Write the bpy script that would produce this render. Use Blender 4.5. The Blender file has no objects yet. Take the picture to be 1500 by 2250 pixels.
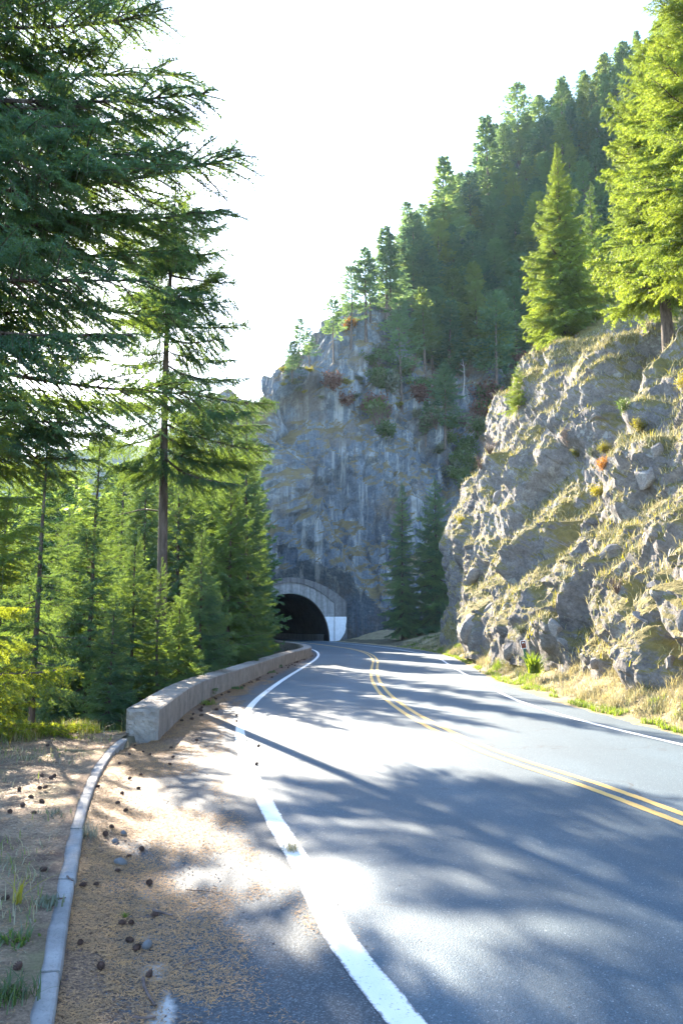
import bpy, math, random
import numpy as np
from mathutils import Matrix, Vector

# ------------------------------------------------------------------ camera, world, sun, exposure
sc = bpy.context.scene
COL = sc.collection
F = 1750.0                       # focal length in pixels of the 1500 x 2250 photograph (28 mm)
TH = math.atan(250.0 / F)        # the camera looks up a little
CAMZ = 1.6
cam = bpy.data.cameras.new("camera")
cam.sensor_fit = 'VERTICAL'; cam.sensor_height = 36.0; cam.lens = 36.0 * F / 2250.0
cam.clip_start = 0.05; cam.clip_end = 9000
camo = bpy.data.objects.new("camera", cam); COL.objects.link(camo)
camo.location = (0, 0, CAMZ); camo.rotation_euler = (math.pi / 2 + TH, 0, 0)
sc.camera = camo

SUN_AZ = math.radians(23.8)      # left of straight ahead
SUN_EL = math.radians(24.3)
w = bpy.data.worlds.new("World"); sc.world = w; w.use_nodes = True
wn = w.node_tree
sky = wn.nodes.new("ShaderNodeTexSky"); sky.sky_type = 'NISHITA'; sky.sun_disc = False
sky.sun_elevation = SUN_EL; sky.sun_rotation = -SUN_AZ
sky.altitude = 600; sky.air_density = 1.0; sky.dust_density = 1.0; sky.ozone_density = 3.5
bg = wn.nodes["Background"]; bg.inputs[1].default_value = 0.125
wn.links.new(sky.outputs[0], bg.inputs[0])
sun = bpy.data.lights.new("sun", 'SUN'); sun.energy = 5.0; sun.angle = math.radians(0.55); sun.color = (1, 0.87, 0.69)
suno = bpy.data.objects.new("sun", sun); COL.objects.link(suno)
SUND = Vector((-math.sin(SUN_AZ) * math.cos(SUN_EL), math.cos(SUN_AZ) * math.cos(SUN_EL), math.sin(SUN_EL)))
suno.rotation_euler = SUND.to_track_quat('Z', 'Y').to_euler(); suno.location = (-40, 90, 60)
sc.view_settings.view_transform = 'Standard'; sc.view_settings.look = 'None'
sc.view_settings.gamma = 1; sc.view_settings.use_curve_mapping = False
sc.view_settings.exposure = 2.9
sc.cycles.use_denoising = True; sc.cycles.use_adaptive_sampling = False
sc.cycles.max_bounces = 7; sc.cycles.diffuse_bounces = 4; sc.cycles.glossy_bounces = 2; sc.cycles.transmission_bounces = 4
sc.cycles.caustics_reflective = False; sc.cycles.caustics_refractive = False

rng = np.random.default_rng(7)
random.seed(7)

# ------------------------------------------------------------------ projection
CT, ST = math.cos(TH), math.sin(TH)
def ray(px, py):
    u = (px - 750) / F; v = (1125 - py) / F
    return np.array([u, CT - v * ST, ST + v * CT])
def pix(px, py, Y):
    d = ray(px, py); t = Y / d[1]
    return np.array([d[0] * t, Y, CAMZ + d[2] * t])
def gnd(px, py, z=0.0):
    d = ray(px, py); t = (z - CAMZ) / d[2]
    return np.array([d[0] * t, d[1] * t, z])
def proj(P):
    P = np.asarray(P); x = P[..., 0]; y = P[..., 1]; z = P[..., 2] - CAMZ
    f = y * CT + z * ST; up = -y * ST + z * CT
    return 750 + F * x / f, 1125 - F * up / f

# ------------------------------------------------------------------ numpy noise
def _h(ix, iy, iz, seed):
    M = 0xFFFFFFFF; n = np.full(ix.shape, (seed * 2654435761 + 97) & M, np.int64)
    for c, k in ((ix, 73856093), (iy, 83492791), (iz, 19349663)):
        n = (n ^ ((c.astype(np.int64) * k) & M)) & M
        n = ((n ^ (n >> 15)) * 739982445) & M; n = ((n ^ (n >> 12)) * 695872825) & M; n = n ^ (n >> 15)
    return (n & 0xFFFFFF) / float(0xFFFFFF)
def vnoise(P, seed=0):
    I = np.floor(P).astype(np.int64); f = P - I; f = f * f * f * (f * (f * 6 - 15) + 10)
    out = 0
    for dx in (0, 1):
        wx = f[:, 0] if dx else 1 - f[:, 0]
        for dy in (0, 1):
            wy = f[:, 1] if dy else 1 - f[:, 1]
            for dz in (0, 1):
                wz = f[:, 2] if dz else 1 - f[:, 2]
                out = out + wx * wy * wz * _h(I[:, 0] + dx, I[:, 1] + dy, I[:, 2] + dz, seed)
    return out * 2 - 1
def fbm(P, octv=5, gain=0.5, seed=0, ridge=False):
    a = 1.0; s = 0; tot = 0; Q = np.array(P, float)
    for o in range(octv):
        n = vnoise(Q, seed + o * 17)
        if ridge: n = 1 - 2 * np.abs(n)
        s = s + a * n; tot += a; a *= gain; Q = Q * 2.03 + 11.7
    return s / tot
def worley(P, seed=0):
    I = np.floor(P).astype(np.int64)
    F1 = np.full(len(P), 9.0); F2 = np.full(len(P), 9.0); C = np.zeros(len(P))
    for dx in (-1, 0, 1):
        for dy in (-1, 0, 1):
            for dz in (-1, 0, 1):
                a, b, c = I[:, 0] + dx, I[:, 1] + dy, I[:, 2] + dz
                q = np.stack([a + _h(a, b, c, seed), b + _h(a, b, c, seed + 5), c + _h(a, b, c, seed + 9)], 1)
                d = np.sqrt(((P - q) ** 2).sum(1)); hh = _h(a, b, c, seed + 13)
                m = d < F1
                F2 = np.where(m, F1, np.minimum(F2, d)); C = np.where(m, hh, C); F1 = np.where(m, d, F1)
    return F1, F2, C
def facets(P, seed, tilt, off):
    '''broken rock: every cell is a tilted plane with its own offset; returns displacement and distance to the nearest joint'''
    I = np.floor(P).astype(np.int64); F1 = np.full(len(P), 9.0); F2 = np.full(len(P), 9.0); D = np.zeros(len(P))
    for dx in (-1, 0, 1):
        for dy in (-1, 0, 1):
            for dz in (-1, 0, 1):
                a, b, c = I[:, 0] + dx, I[:, 1] + dy, I[:, 2] + dz; h = lambda k: _h(a, b, c, seed + k)
                r_ = P - np.stack([a + h(0), b + h(5), c + h(9)], 1); d = np.sqrt((r_ ** 2).sum(1))
                pl = off * (h(13) - .5) + tilt * (r_[:, 0] * (h(21) - .5) + r_[:, 1] * (h(22) - .5) + r_[:, 2] * (h(23) - .5))
                m = d < F1; F2 = np.where(m, F1, np.minimum(F2, d)); D = np.where(m, pl, D); F1 = np.where(m, d, F1)
    e = F2 - F1; return D * (0.25 + 0.75 * sstep(0.0, 0.16, e)), e
def blur(d, shape, n):
    g = d.reshape(shape).copy()
    for _ in range(n):
        g[1:-1] = .25 * g[:-2] + .5 * g[1:-1] + .25 * g[2:]; g[:, 1:-1] = .25 * g[:, :-2] + .5 * g[:, 1:-1] + .25 * g[:, 2:]
    return g.ravel()
def sstep(a, b, x):
    t = np.clip((x - a) / (b - a), 0, 1); return t * t * (3 - 2 * t)

# ------------------------------------------------------------------ mesh helpers
def mesh_np(name, V, Fc, mats=(), midx=None, smooth=False, uv=None):
    """Fc: (n,3) or (n,4) array, or list of arrays of both kinds"""
    if not isinstance(Fc, list): Fc = [Fc]
    Fc = [np.asarray(f, np.int32) for f in Fc if len(f)]
    me = bpy.data.meshes.new(name)
    V = np.asarray(V, np.float32)
    me.vertices.add(len(V)); me.vertices.foreach_set("co", V.ravel())
    loops = np.concatenate([f.ravel() for f in Fc]); tot = np.concatenate([np.full(len(f), f.shape[1], np.int32) for f in Fc])
    st = np.concatenate([[0], np.cumsum(tot)[:-1]]).astype(np.int32)
    me.loops.add(len(loops)); me.loops.foreach_set("vertex_index", loops.astype(np.int32))
    me.polygons.add(len(tot)); me.polygons.foreach_set("loop_start", st)
    for m in mats: me.materials.append(m)
    if midx is not None: me.polygons.foreach_set("material_index", np.asarray(midx, np.int32))
    me.polygons.foreach_set("use_smooth", np.full(len(tot), bool(smooth)))
    if uv is not None:
        l = me.uv_layers.new(name="UVMap"); l.data.foreach_set("uv", np.asarray(uv, np.float32)[loops].ravel())
    me.update(calc_edges=True); me.validate()
    return me
def link(name, me, parent=None, loc=None):
    o = bpy.data.objects.new(name, me); COL.objects.link(o)
    if parent: o.parent = parent
    if loc is not None: o.location = [float(c) for c in loc]
    return o
def tag(o, label=None, cat=None, group=None, kind=None):
    if label: o['label'] = label
    if cat: o['category'] = cat
    if group: o['group'] = group
    if kind: o['kind'] = kind
    return o
def empty(name, loc): return link(name, None, loc=loc)
def grid_faces(nu, nv):
    a = np.arange(nu * nv).reshape(nu, nv)
    return np.stack([a[:-1, :-1], a[1:, :-1], a[1:, 1:], a[:-1, 1:]], -1).reshape(-1, 4)
def tube(pts, rad, k=5):
    pts = np.asarray(pts, float); n = len(pts); rad = np.broadcast_to(np.asarray(rad, float), (n,))
    T = np.gradient(pts, axis=0); T /= np.linalg.norm(T, axis=1, keepdims=True) + 1e-9
    ref = np.array([0, 0, 1.0]) if abs(T[:, 2]).mean() < 0.8 else np.array([1.0, 0, 0])
    A = np.cross(T, ref); A /= np.linalg.norm(A, axis=1, keepdims=True) + 1e-9; B = np.cross(T, A)
    an = np.arange(k) * 2 * math.pi / k
    V = pts[:, None] + rad[:, None, None] * (A[:, None] * np.cos(an)[None, :, None] + B[:, None] * np.sin(an)[None, :, None])
    a = np.arange(n * k).reshape(n, k); b = np.roll(a, -1, 1)
    Q = np.stack([a[:-1], b[:-1], b[1:], a[1:]], -1).reshape(-1, 4)
    T3 = np.concatenate([Q[:, [0, 1, 2]], Q[:, [0, 2, 3]]])
    return V.reshape(-1, 3), T3
class Geo:
    def __init__(s): s.V = []; s.F = []; s.M = []; s.n = 0
    def add(s, V, Fc, m=0):
        V = np.asarray(V, float).reshape(-1, 3); Fc = np.asarray(Fc, np.int64)
        if Fc.shape[1] == 4: Fc = np.concatenate([Fc[:, [0, 1, 2]], Fc[:, [0, 2, 3]]])
        s.V.append(V); s.F.append(Fc + s.n); s.M.append(np.full(len(Fc), m)); s.n += len(V)
    def box(s, lo, hi, m=0):
        x0, y0, z0 = lo; x1, y1, z1 = hi
        V = [(x0, y0, z0), (x1, y0, z0), (x1, y1, z0), (x0, y1, z0), (x0, y0, z1), (x1, y0, z1), (x1, y1, z1), (x0, y1, z1)]
        s.add(V, [(0, 3, 2, 1), (4, 5, 6, 7), (0, 1, 5, 4), (1, 2, 6, 5), (2, 3, 7, 6), (3, 0, 4, 7)], m)
    def arrays(s): return np.concatenate(s.V), np.concatenate(s.F), np.concatenate(s.M)
    def mesh(s, name, mats, smooth=False):
        V, Fc, M = s.arrays(); return mesh_np(name, V, Fc, mats, M, smooth)
class Curve:
    """smooth X(Y) through points"""
    def __init__(s, pts):
        pts = sorted(pts, key=lambda p: p[1]); s.y = np.array([p[1] for p in pts]); s.x = np.array([p[0] for p in pts])
        s.m = np.gradient(s.x, s.y)
    def __call__(s, y):
        y = np.asarray(y, float); yc = np.clip(y, s.y[0], s.y[-1])
        i = np.clip(np.searchsorted(s.y, yc) - 1, 0, len(s.y) - 2); h = s.y[i + 1] - s.y[i]; t = (yc - s.y[i]) / h
        r = (2*t**3-3*t**2+1)*s.x[i] + (t**3-2*t**2+t)*h*s.m[i] + (-2*t**3+3*t**2)*s.x[i+1] + (t**3-t**2)*h*s.m[i+1]
        return r + np.where(y < s.y[0], (y - s.y[0]) * s.m[0], 0) + np.where(y > s.y[-1], (y - s.y[-1]) * s.m[-1], 0)

# ------------------------------------------------------------------ materials
class NT:
    def __init__(s, name):
        s.m = bpy.data.materials.new(name); s.m.use_nodes = True; s.t = s.m.node_tree
        s.b = s.t.nodes["Principled BSDF"]; s.out = s.t.nodes["Material Output"]
    def n(s, typ, **kw):
        nd = s.t.nodes.new(typ)
        for k, v in kw.items():
            if k.startswith('i_'):
                key = k[2:]; key = int(key) if key.isdigit() else key.replace('_', ' '); nd.inputs[key].default_value = v
            else: setattr(nd, k, v)
        return nd
    def l(s, a, b): s.t.links.new(a, b)
    def coord(s, kind="Object"): return s.n("ShaderNodeTexCoord").outputs[kind]
    def pos(s): return s.n("ShaderNodeNewGeometry").outputs["Position"]
    def noise(s, vec, scale, detail=4, rough=0.55, dist=0.0):
        nd = s.n("ShaderNodeTexNoise"); nd.inputs["Scale"].default_value = scale; nd.inputs["Detail"].default_value = detail
        nd.inputs["Roughness"].default_value = rough; nd.inputs["Distortion"].default_value = dist; s.l(vec, nd.inputs["Vector"]); return nd.outputs["Fac"]
    def voro(s, vec, scale, feat='F1'):
        nd = s.n("ShaderNodeTexVoronoi", feature=feat); nd.inputs["Scale"].default_value = scale; s.l(vec, nd.inputs["Vector"]); return nd
    def ramp(s, fac, stops):
        nd = s.n("ShaderNodeValToRGB"); r = nd.color_ramp
        while len(r.elements) < len(stops): r.elements.new(0.5)
        for e, (p, c) in zip(r.elements, stops):
            e.position = p; e.color = (c, c, c, 1) if isinstance(c, (int, float)) else (*c, 1)
        s.l(fac, nd.inputs[0]); return nd.outputs[0]
    def mix(s, fac, a, b, typ='MIX'):
        nd = s.n("ShaderNodeMix", data_type='RGBA', blend_type=typ)
        for sock, v in ((nd.inputs[0], fac), (nd.inputs[6], a), (nd.inputs[7], b)):
            if isinstance(v, (int, float)): sock.default_value = v
            elif isinstance(v, tuple): sock.default_value = (*v, 1)
            else: s.l(v, sock)
        return nd.outputs[2]
    def math(s, op, a, b=0.0, clamp=False):
        nd = s.n("ShaderNodeMath", operation=op, use_clamp=clamp)
        for i, v in enumerate((a, b)):
            if isinstance(v, (int, float)): nd.inputs[i].default_value = v
            else: s.l(v, nd.inputs[i])
        return nd.outputs[0]
    def bump(s, h, strength=0.5, dist=0.02):
        nd = s.n("ShaderNodeBump"); nd.inputs["Strength"].default_value = strength; nd.inputs["Distance"].default_value = dist
        s.l(h, nd.inputs["Height"]); s.l(nd.outputs[0], s.b.inputs["Normal"]); return nd
    def fin(s, col, rough=0.8, spec=0.5):
        if isinstance(col, tuple): s.b.inputs["Base Color"].default_value = (*col, 1)
        else: s.l(col, s.b.inputs["Base Color"])
        if isinstance(rough, (int, float)): s.b.inputs["Roughness"].default_value = rough
        else: s.l(rough, s.b.inputs["Roughness"])
        s.b.inputs["Specular IOR Level"].default_value = spec
        return s.m

def m_plain(name, col, rough=0.8, var=0.3, scale=6, bump=0.0):
    t = NT(name); p = t.pos(); n = t.noise(p, scale, 5)
    c = t.mix(t.ramp(n, [(0.3, 0), (0.7, 1)]), tuple(x * (1 - var) for x in col), tuple(min(1, x * (1 + var)) for x in col))
    if bump: t.bump(t.noise(p, scale * 6, 4), bump, 0.01)
    return t.fin(c, rough, 0.3)

def m_leaf(name, dif, tra, tfac=0.45, var=0.35, scale=2.5, gloss=0.04):
    t = NT(name); nt = t.t
    inf = t.n("ShaderNodeObjectInfo"); p = t.pos()
    n = t.noise(p, scale, 3); v = t.math('ADD', t.math('MULTIPLY', n, 1.1), t.math('MULTIPLY', inf.outputs["Random"], 0.45))
    v = t.math('SUBTRACT', v, 0.3)
    lo = lambda c: (c[0] * (1 - var), c[1] * (1 - var * 0.8), c[2] * (1 - var * 0.3)); hi = lambda c: (c[0] * (1 + var), c[1] * (1 + var * 0.7), c[2] * (1 + var * 0.1))
    r = t.ramp(v, [(0.15, 0.0), (0.85, 1.0)])
    d = t.n("ShaderNodeBsdfDiffuse"); tr = t.n("ShaderNodeBsdfTranslucent"); g = t.n("ShaderNodeBsdfGlossy"); g.inputs["Roughness"].default_value = 0.45
    t.l(t.mix(r, lo(dif), hi(dif)), d.inputs[0]); t.l(t.mix(r, lo(tra), hi(tra)), tr.inputs[0])
    m1 = t.n("ShaderNodeMixShader"); m1.inputs[0].default_value = tfac; t.l(d.outputs[0], m1.inputs[1]); t.l(tr.outputs[0], m1.inputs[2])
    m2 = t.n("ShaderNodeMixShader"); m2.inputs[0].default_value = gloss; t.l(m1.outputs[0], m2.inputs[1]); t.l(g.outputs[0], m2.inputs[2])
    t.l(m2.outputs[0], t.out.inputs["Surface"]); nt.nodes.remove(t.b); return t.m

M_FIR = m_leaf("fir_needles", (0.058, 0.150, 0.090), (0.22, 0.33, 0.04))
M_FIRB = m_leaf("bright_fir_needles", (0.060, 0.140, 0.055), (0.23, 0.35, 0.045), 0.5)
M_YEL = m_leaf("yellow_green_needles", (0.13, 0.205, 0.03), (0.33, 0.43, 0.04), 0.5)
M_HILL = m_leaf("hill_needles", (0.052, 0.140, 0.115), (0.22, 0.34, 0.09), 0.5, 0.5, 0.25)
M_BARK = (lambda t: (lambda p: (t.bump(t.noise(p, 16, 5, 0.7), 0.9, 0.05), t.fin(t.mix(t.ramp(t.noise(p, 9, 5, 0.65), [(0.35, 0), (0.65, 1)]), (0.06, 0.045, 0.037), (0.17, 0.13, 0.11)), 0.9, 0.2))[1])((lambda mp: mp.outputs[0])(([t.l(t.pos(), mp.inputs[0]) or mp for mp in [t.n("ShaderNodeMapping", i_Scale=(1, 1, 0.22))]])[0])))(NT("bark"))
M_TWIN = m_leaf("green_gully_needles", (0.07, 0.16, 0.09), (0.24, 0.40, 0.10), 0.5, 0.45, 1.2)
M_GLOW = m_leaf("backlight_tinted_needles", (0.10, 0.165, 0.03), (0.36, 0.44, 0.03), 0.55)  # backlit glow put into the needle colour of a partly shaded fir
M_LICHEN = m_leaf("beard_lichen", (0.16, 0.18, 0.10), (0.18, 0.19, 0.09), 0.4)
M_RED = m_leaf("red_leaves", (0.17, 0.08, 0.06), (0.22, 0.085, 0.04), 0.35, 0.3)
M_ORANGE = m_leaf("orange_leaves", (0.28, 0.14, 0.03), (0.38, 0.17, 0.02), 0.45, 0.3)
M_YBUSH = m_leaf("yellow_leaves", (0.20, 0.19, 0.03), (0.34, 0.30, 0.02), 0.5)
M_GBUSH = m_leaf("green_leaves", (0.065, 0.11, 0.035), (0.14, 0.22, 0.03), 0.45)
M_GREYB = m_leaf("grey_green_leaves", (0.12, 0.14, 0.09), (0.13, 0.16, 0.06), 0.3)
M_PINKB = m_leaf("pinkish_twigs", (0.26, 0.19, 0.16), (0.22, 0.15, 0.10), 0.3)
M_DRY = m_leaf("dry_grass", (0.37, 0.335, 0.20), (0.36, 0.32, 0.15), 0.4, 0.35, 3)
M_GRASS = m_leaf("green_grass", (0.10, 0.16, 0.03), (0.22, 0.32, 0.02), 0.5, 0.3, 3)
M_SAGE = m_leaf("sage_grass", (0.15, 0.17, 0.10), (0.16, 0.18, 0.08), 0.35, 0.3, 3)
M_NEEDLE = m_leaf("fallen_needles", (0.44, 0.26, 0.12), (0.2, 0.1, 0.04), 0.1, 0.4, 12)
M_CONE = m_plain("cone_scales", (0.085, 0.048, 0.035), 0.8, 0.4, 60)
M_TWIG = m_plain("dead_twig", (0.13, 0.09, 0.075), 0.9, 0.4, 30)
M_SNAG = m_plain("grey_snag", (0.32, 0.29, 0.27), 0.9, 0.2, 3)
M_STONE = m_plain("loose_stone", (0.13, 0.125, 0.12), 0.85, 0.3, 20, 0.3)

def m_asphalt():
    t = NT("asphalt"); p = t.pos()
    agg = t.voro(p, 150); c1 = t.ramp(agg.outputs["Color"], [(0.0, (0.036, 0.060, 0.078)), (0.55, (0.058, 0.093, 0.118)), (0.85, (0.076, 0.116, 0.145)), (0.97, (0.22, 0.28, 0.32))])  # blue of skylit shade is mixed into the asphalt grey
    big = t.noise(p, 0.35, 5, 0.6); c = t.mix(0.75, c1, t.ramp(big, [(0.3, (0.80, 0.79, 0.79)), (0.7, (1.2, 1.18, 1.15))]), 'MULTIPLY')
    fine = t.noise(p, 60, 3); c = t.mix(0.5, c, t.ramp(fine, [(0.3, 0.72), (0.7, 1.25)]), 'MULTIPLY')
    uv = t.n("ShaderNodeSeparateXYZ"); t.l(t.n("ShaderNodeUVMap").outputs[0], uv.inputs[0])
    wv = t.math('SINE', t.math('ADD', t.math('MULTIPLY', uv.outputs[0], 24.0), t.math('MULTIPLY', t.noise(p, 0.5, 3), 1.2)))
    c = t.mix(0.55, c, t.ramp(wv, [(0.0, (0.86, 0.86, 0.86)), (1.0, (1.08, 1.08, 1.08))]), 'MULTIPLY')
    wp = t.n("ShaderNodeVectorMath", operation='ADD'); t.l(p, wp.inputs[0]); nz_ = t.n("ShaderNodeTexNoise"); nz_.inputs["Scale"].default_value = 1.6; nz_.inputs["Detail"].default_value = 6; t.l(p, nz_.inputs["Vector"]); t.l(nz_.outputs["Color"], wp.inputs[1])
    cr = t.voro(wp.outputs[0], 0.33, 'DISTANCE_TO_EDGE'); ck = t.math('MULTIPLY', t.ramp(cr.outputs["Distance"], [(0.0, 1), (0.006, 0)]), t.ramp(t.noise(p, 0.4, 3), [(0.48, 0), (0.56, 1)]))
    c = t.mix(t.math('MULTIPLY', ck, 0.7), c, (0.03, 0.03, 0.03))
    h = t.math('ADD', t.math('MULTIPLY', agg.outputs["Distance"], 1.0), t.noise(p, 70, 3))
    t.bump(h, 0.4, 0.006)
    return t.fin(c, t.ramp(fine, [(0.3, 0.62), (0.7, 0.8)]), 0.4)
M_ASPH = m_asphalt()
def m_shoulder():
    # u runs from the kerb / wall foot (0) to the white line (1)
    t = NT("shoulder_asphalt"); p = t.pos(); uv = t.n("ShaderNodeSeparateXYZ"); t.l(t.n("ShaderNodeUVMap").outputs[0], uv.inputs[0])
    u = uv.outputs[0]; v = uv.outputs[1]
    agg = t.voro(p, 150); c1 = t.ramp(agg.outputs["Color"], [(0.0, (0.020, 0.033, 0.043)), (0.6, (0.036, 0.056, 0.071)), (0.97, (0.13, 0.17, 0.20))])  # same blue of the shade mixed into the shoulder asphalt
    lit = t.ramp(t.noise(p, 80, 4, 0.75), [(0.36, (0.035, 0.022, 0.016)), (0.5, (0.15, 0.085, 0.046)), (0.64, (0.38, 0.235, 0.12))])
    n = t.noise(p, 2.6, 6, 0.7); n2 = t.noise(p, 40, 4, 0.75)
    th = t.math('ADD', u, t.math('ADD', t.math('MULTIPLY', t.math('SUBTRACT', n, 0.5), 0.8), t.math('MULTIPLY', t.math('SUBTRACT', n2, 0.5), 1.2)))
    far = t.ramp(v, [(0.0, 0.0), (0.10, 0.0), (0.19, 0.32), (1.0, 0.32)])
    mask = t.ramp(t.math('SUBTRACT', th, far), [(0.16, 1.0), (0.24, 0.5), (0.32, 0.10), (0.6, 0.02)])
    c = t.mix(mask, c1, lit)
    # pale concrete gutter pan showing through near the camera
    band = t.ramp(t.math('ABSOLUTE', t.math('SUBTRACT', t.math('ADD', u, t.math('MULTIPLY', t.math('SUBTRACT', t.noise(p, 7, 3), 0.5), 0.10)), 0.30)), [(0.025, 1), (0.05, 0)])
    patch = t.ramp(t.noise(p, 2.2, 4), [(0.50, 0), (0.56, 1)]); vm = t.ramp(v, [(0.06, 1), (0.09, 0)])
    pm = t.math('MULTIPLY', t.math('MULTIPLY', band, patch), vm)
    c = t.mix(pm, c, t.mix(t.noise(p, 30, 4), (0.34, 0.33, 0.31), (0.47, 0.46, 0.43)))
    t.bump(t.math('ADD', t.noise(p, 60, 4, 0.7), t.math('MULTIPLY', mask, t.noise(p, 25, 3))), 0.6, 0.012)
    return t.fin(c, 0.75, 0.35)
M_SHOU = m_shoulder()
def m_paint(name, col, wear):
    t = NT(name); p = t.pos(); n = t.noise(p, 45, 5, 0.75); n2 = t.noise(p, 3, 3)
    k = t.ramp(t.math('ADD', n, t.math('MULTIPLY', n2, 0.25)), [(wear, 0), (wear + 0.10, 1)])
    uv = t.n("ShaderNodeSeparateXYZ"); t.l(t.n("ShaderNodeUVMap").outputs[0], uv.inputs[0]); ed = t.math('ABSOLUTE', t.math('SUBTRACT', uv.outputs[0], 0.5))
    k = t.math('MULTIPLY', k, t.ramp(t.math('ADD', ed, t.math('MULTIPLY', t.math('SUBTRACT', t.noise(p, 28, 4, 0.7), 0.5), 0.35)), [(0.40, 1), (0.50, 0)]))
    c = t.mix(k, (0.11, 0.115, 0.12), t.mix(n2, tuple(x * 0.85 for x in col), col)); t.bump(t.noise(p, 120, 3), 0.4, 0.005)
    return t.fin(c, 0.6, 0.4)
M_WHITE = m_paint("white_paint", (0.78, 0.78, 0.76), 0.42); M_YELLOW = m_paint("yellow_paint", (0.66, 0.42, 0.12), 0.44)
def m_concrete(name, col, stain=0.5, streak=False):
    t = NT(name); p = t.pos(); n = t.noise(p, 3.2, 7, 0.65); f = t.noise(p, 60, 4, 0.7)
    c = t.mix(t.ramp(n, [(0.3, 0), (0.72, 1)]), tuple(x * (1 - stain) for x in col), tuple(min(1, x * 1.12) for x in col))
    if streak:
        mp = t.n("ShaderNodeMapping", i_Scale=(1.6, 1.6, 0.06)); t.l(p, mp.inputs[0]); s = t.noise(mp.outputs[0], 2.2, 5, 0.7)
        c = t.mix(0.8, c, t.ramp(s, [(0.35, (0.45, 0.44, 0.45)), (0.6, (1.1, 1.1, 1.1))]), 'MULTIPLY')
    c = t.mix(0.6, c, t.ramp(f, [(0.28, 0.45), (0.42, 1.0), (0.7, 1.12)]), 'MULTIPLY')
    vv = t.voro(p, 22); pit = t.ramp(vv.outputs["Distance"], [(0.10, 0.0), (0.2, 1.0)])
    t.bump(t.math('ADD', t.math('MULTIPLY', pit, 0.5), t.math('ADD', f, t.math('MULTIPLY', n, 0.6))), 0.6, 0.015)
    return t.fin(c, 0.88, 0.3)
M_CONC = m_concrete("wall_concrete", (0.31, 0.27, 0.23), 0.45)
M_KERB = m_concrete("kerb_concrete", (0.30, 0.295, 0.28), 0.4)
M_PORT = m_concrete("portal_concrete", (0.36, 0.35, 0.34), 0.35, True)
M_PORTD = m_concrete("portal_band_concrete", (0.22, 0.21, 0.205), 0.4, True)
M_PWHITE = m_concrete("white_wash", (0.82, 0.82, 0.84), 0.08)
M_LINING = m_concrete("tunnel_lining", (0.11, 0.105, 0.10), 0.4, True)

def m_rock(name, dark, light, moss, mossdark, moss_lo, moss_hi, sc_, streak=0.0):
    t = NT(name); p = t.pos(); g = t.n("ShaderNodeNewGeometry"); nz = t.n("ShaderNodeSeparateXYZ"); t.l(g.outputs["Normal"], nz.inputs[0])
    n1 = t.noise(p, 0.30 * sc_, 8, 0.65, 0.6); n2 = t.noise(p, 2.2 * sc_, 7, 0.7); n3 = t.noise(p, 11 * sc_, 5, 0.7)
    c = t.ramp(t.math('ADD', t.math('MULTIPLY', n1, 0.5), t.math('MULTIPLY', n2, 0.5)), [(0.32, dark), (0.5, tuple((a + b) / 2 for a, b in zip(dark, light))), (0.66, light)])
    c = t.mix(0.75, c, t.ramp(n3, [(0.32, 0.5), (0.55, 1.0), (0.75, 1.35)]), 'MULTIPLY')
    lich = t.ramp(t.noise(p, 1.4 * sc_, 6, 0.75), [(0.56, 0), (0.64, 1)]); c = t.mix(t.math('MULTIPLY', lich, 0.5), c, (0.42, 0.42, 0.38))
    if streak:
        mp = t.n("ShaderNodeMapping", i_Scale=(1, 0.4, 0.07), i_Rotation=(0, -0.16, 0)); t.l(p, mp.inputs[0]); s = t.noise(mp.outputs[0], 0.9, 6, 0.7)
        c = t.mix(t.math('MULTIPLY', t.ramp(s, [(0.52, 0), (0.64, 1)]), streak), c, (0.36, 0.37, 0.36))
        c = t.mix(t.math('MULTIPLY', t.ramp(s, [(0.34, 1), (0.44, 0)]), streak), c, (0.10, 0.10, 0.105))
    if streak: c = t.mix(t.ramp(t.noise(p, 0.11, 5, 0.7), [(0.50, 0), (0.60, 0.65)]), c, t.mix(n3, (0.085, 0.068, 0.055), (0.20, 0.155, 0.11)))
    mz = t.math('ADD', nz.outputs[2], t.math('ADD', t.math('MULTIPLY', t.math('SUBTRACT', n1, 0.5), 1.5), t.math('MULTIPLY', t.math('SUBTRACT', n2, 0.5), 1.3)))
    mk = t.ramp(mz, [(moss_lo, 0), (moss_hi, 1)])
    c = t.mix(mk, c, t.ramp(t.noise(p, 4 * sc_, 6, 0.7), [(0.3, mossdark), (0.68, moss)]))
    h = t.math('ADD', t.math('MULTIPLY', n2, 1.0), t.math('ADD', t.math('MULTIPLY', n3, 0.45), t.math('MULTIPLY', t.noise(p, 40 * sc_, 4, 0.7), 0.2)))
    t.bump(h, 0.75, 0.14 / sc_)
    return t.fin(c, 0.92, 0.25)
M_ROCK = m_rock("cliff_rock", (0.085, 0.076, 0.071), (0.29, 0.265, 0.245), (0.235, 0.185, 0.06), (0.11, 0.10, 0.035), 0.32, 0.64, 1.0)
M_BLOCK = m_rock("block_rock", (0.15, 0.135, 0.125), (0.35, 0.32, 0.29), (0.40, 0.30, 0.09), (0.18, 0.14, 0.05), 0.95, 1.25, 2.0)
M_MOUNT = m_rock("mountain_rock", (0.050, 0.062, 0.080), (0.205, 0.245, 0.285), (0.20, 0.15, 0.065), (0.11, 0.088, 0.055), 0.28, 0.62, 0.35, 0.8)  # bluish greys carry the skylight blue of the shaded face
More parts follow.
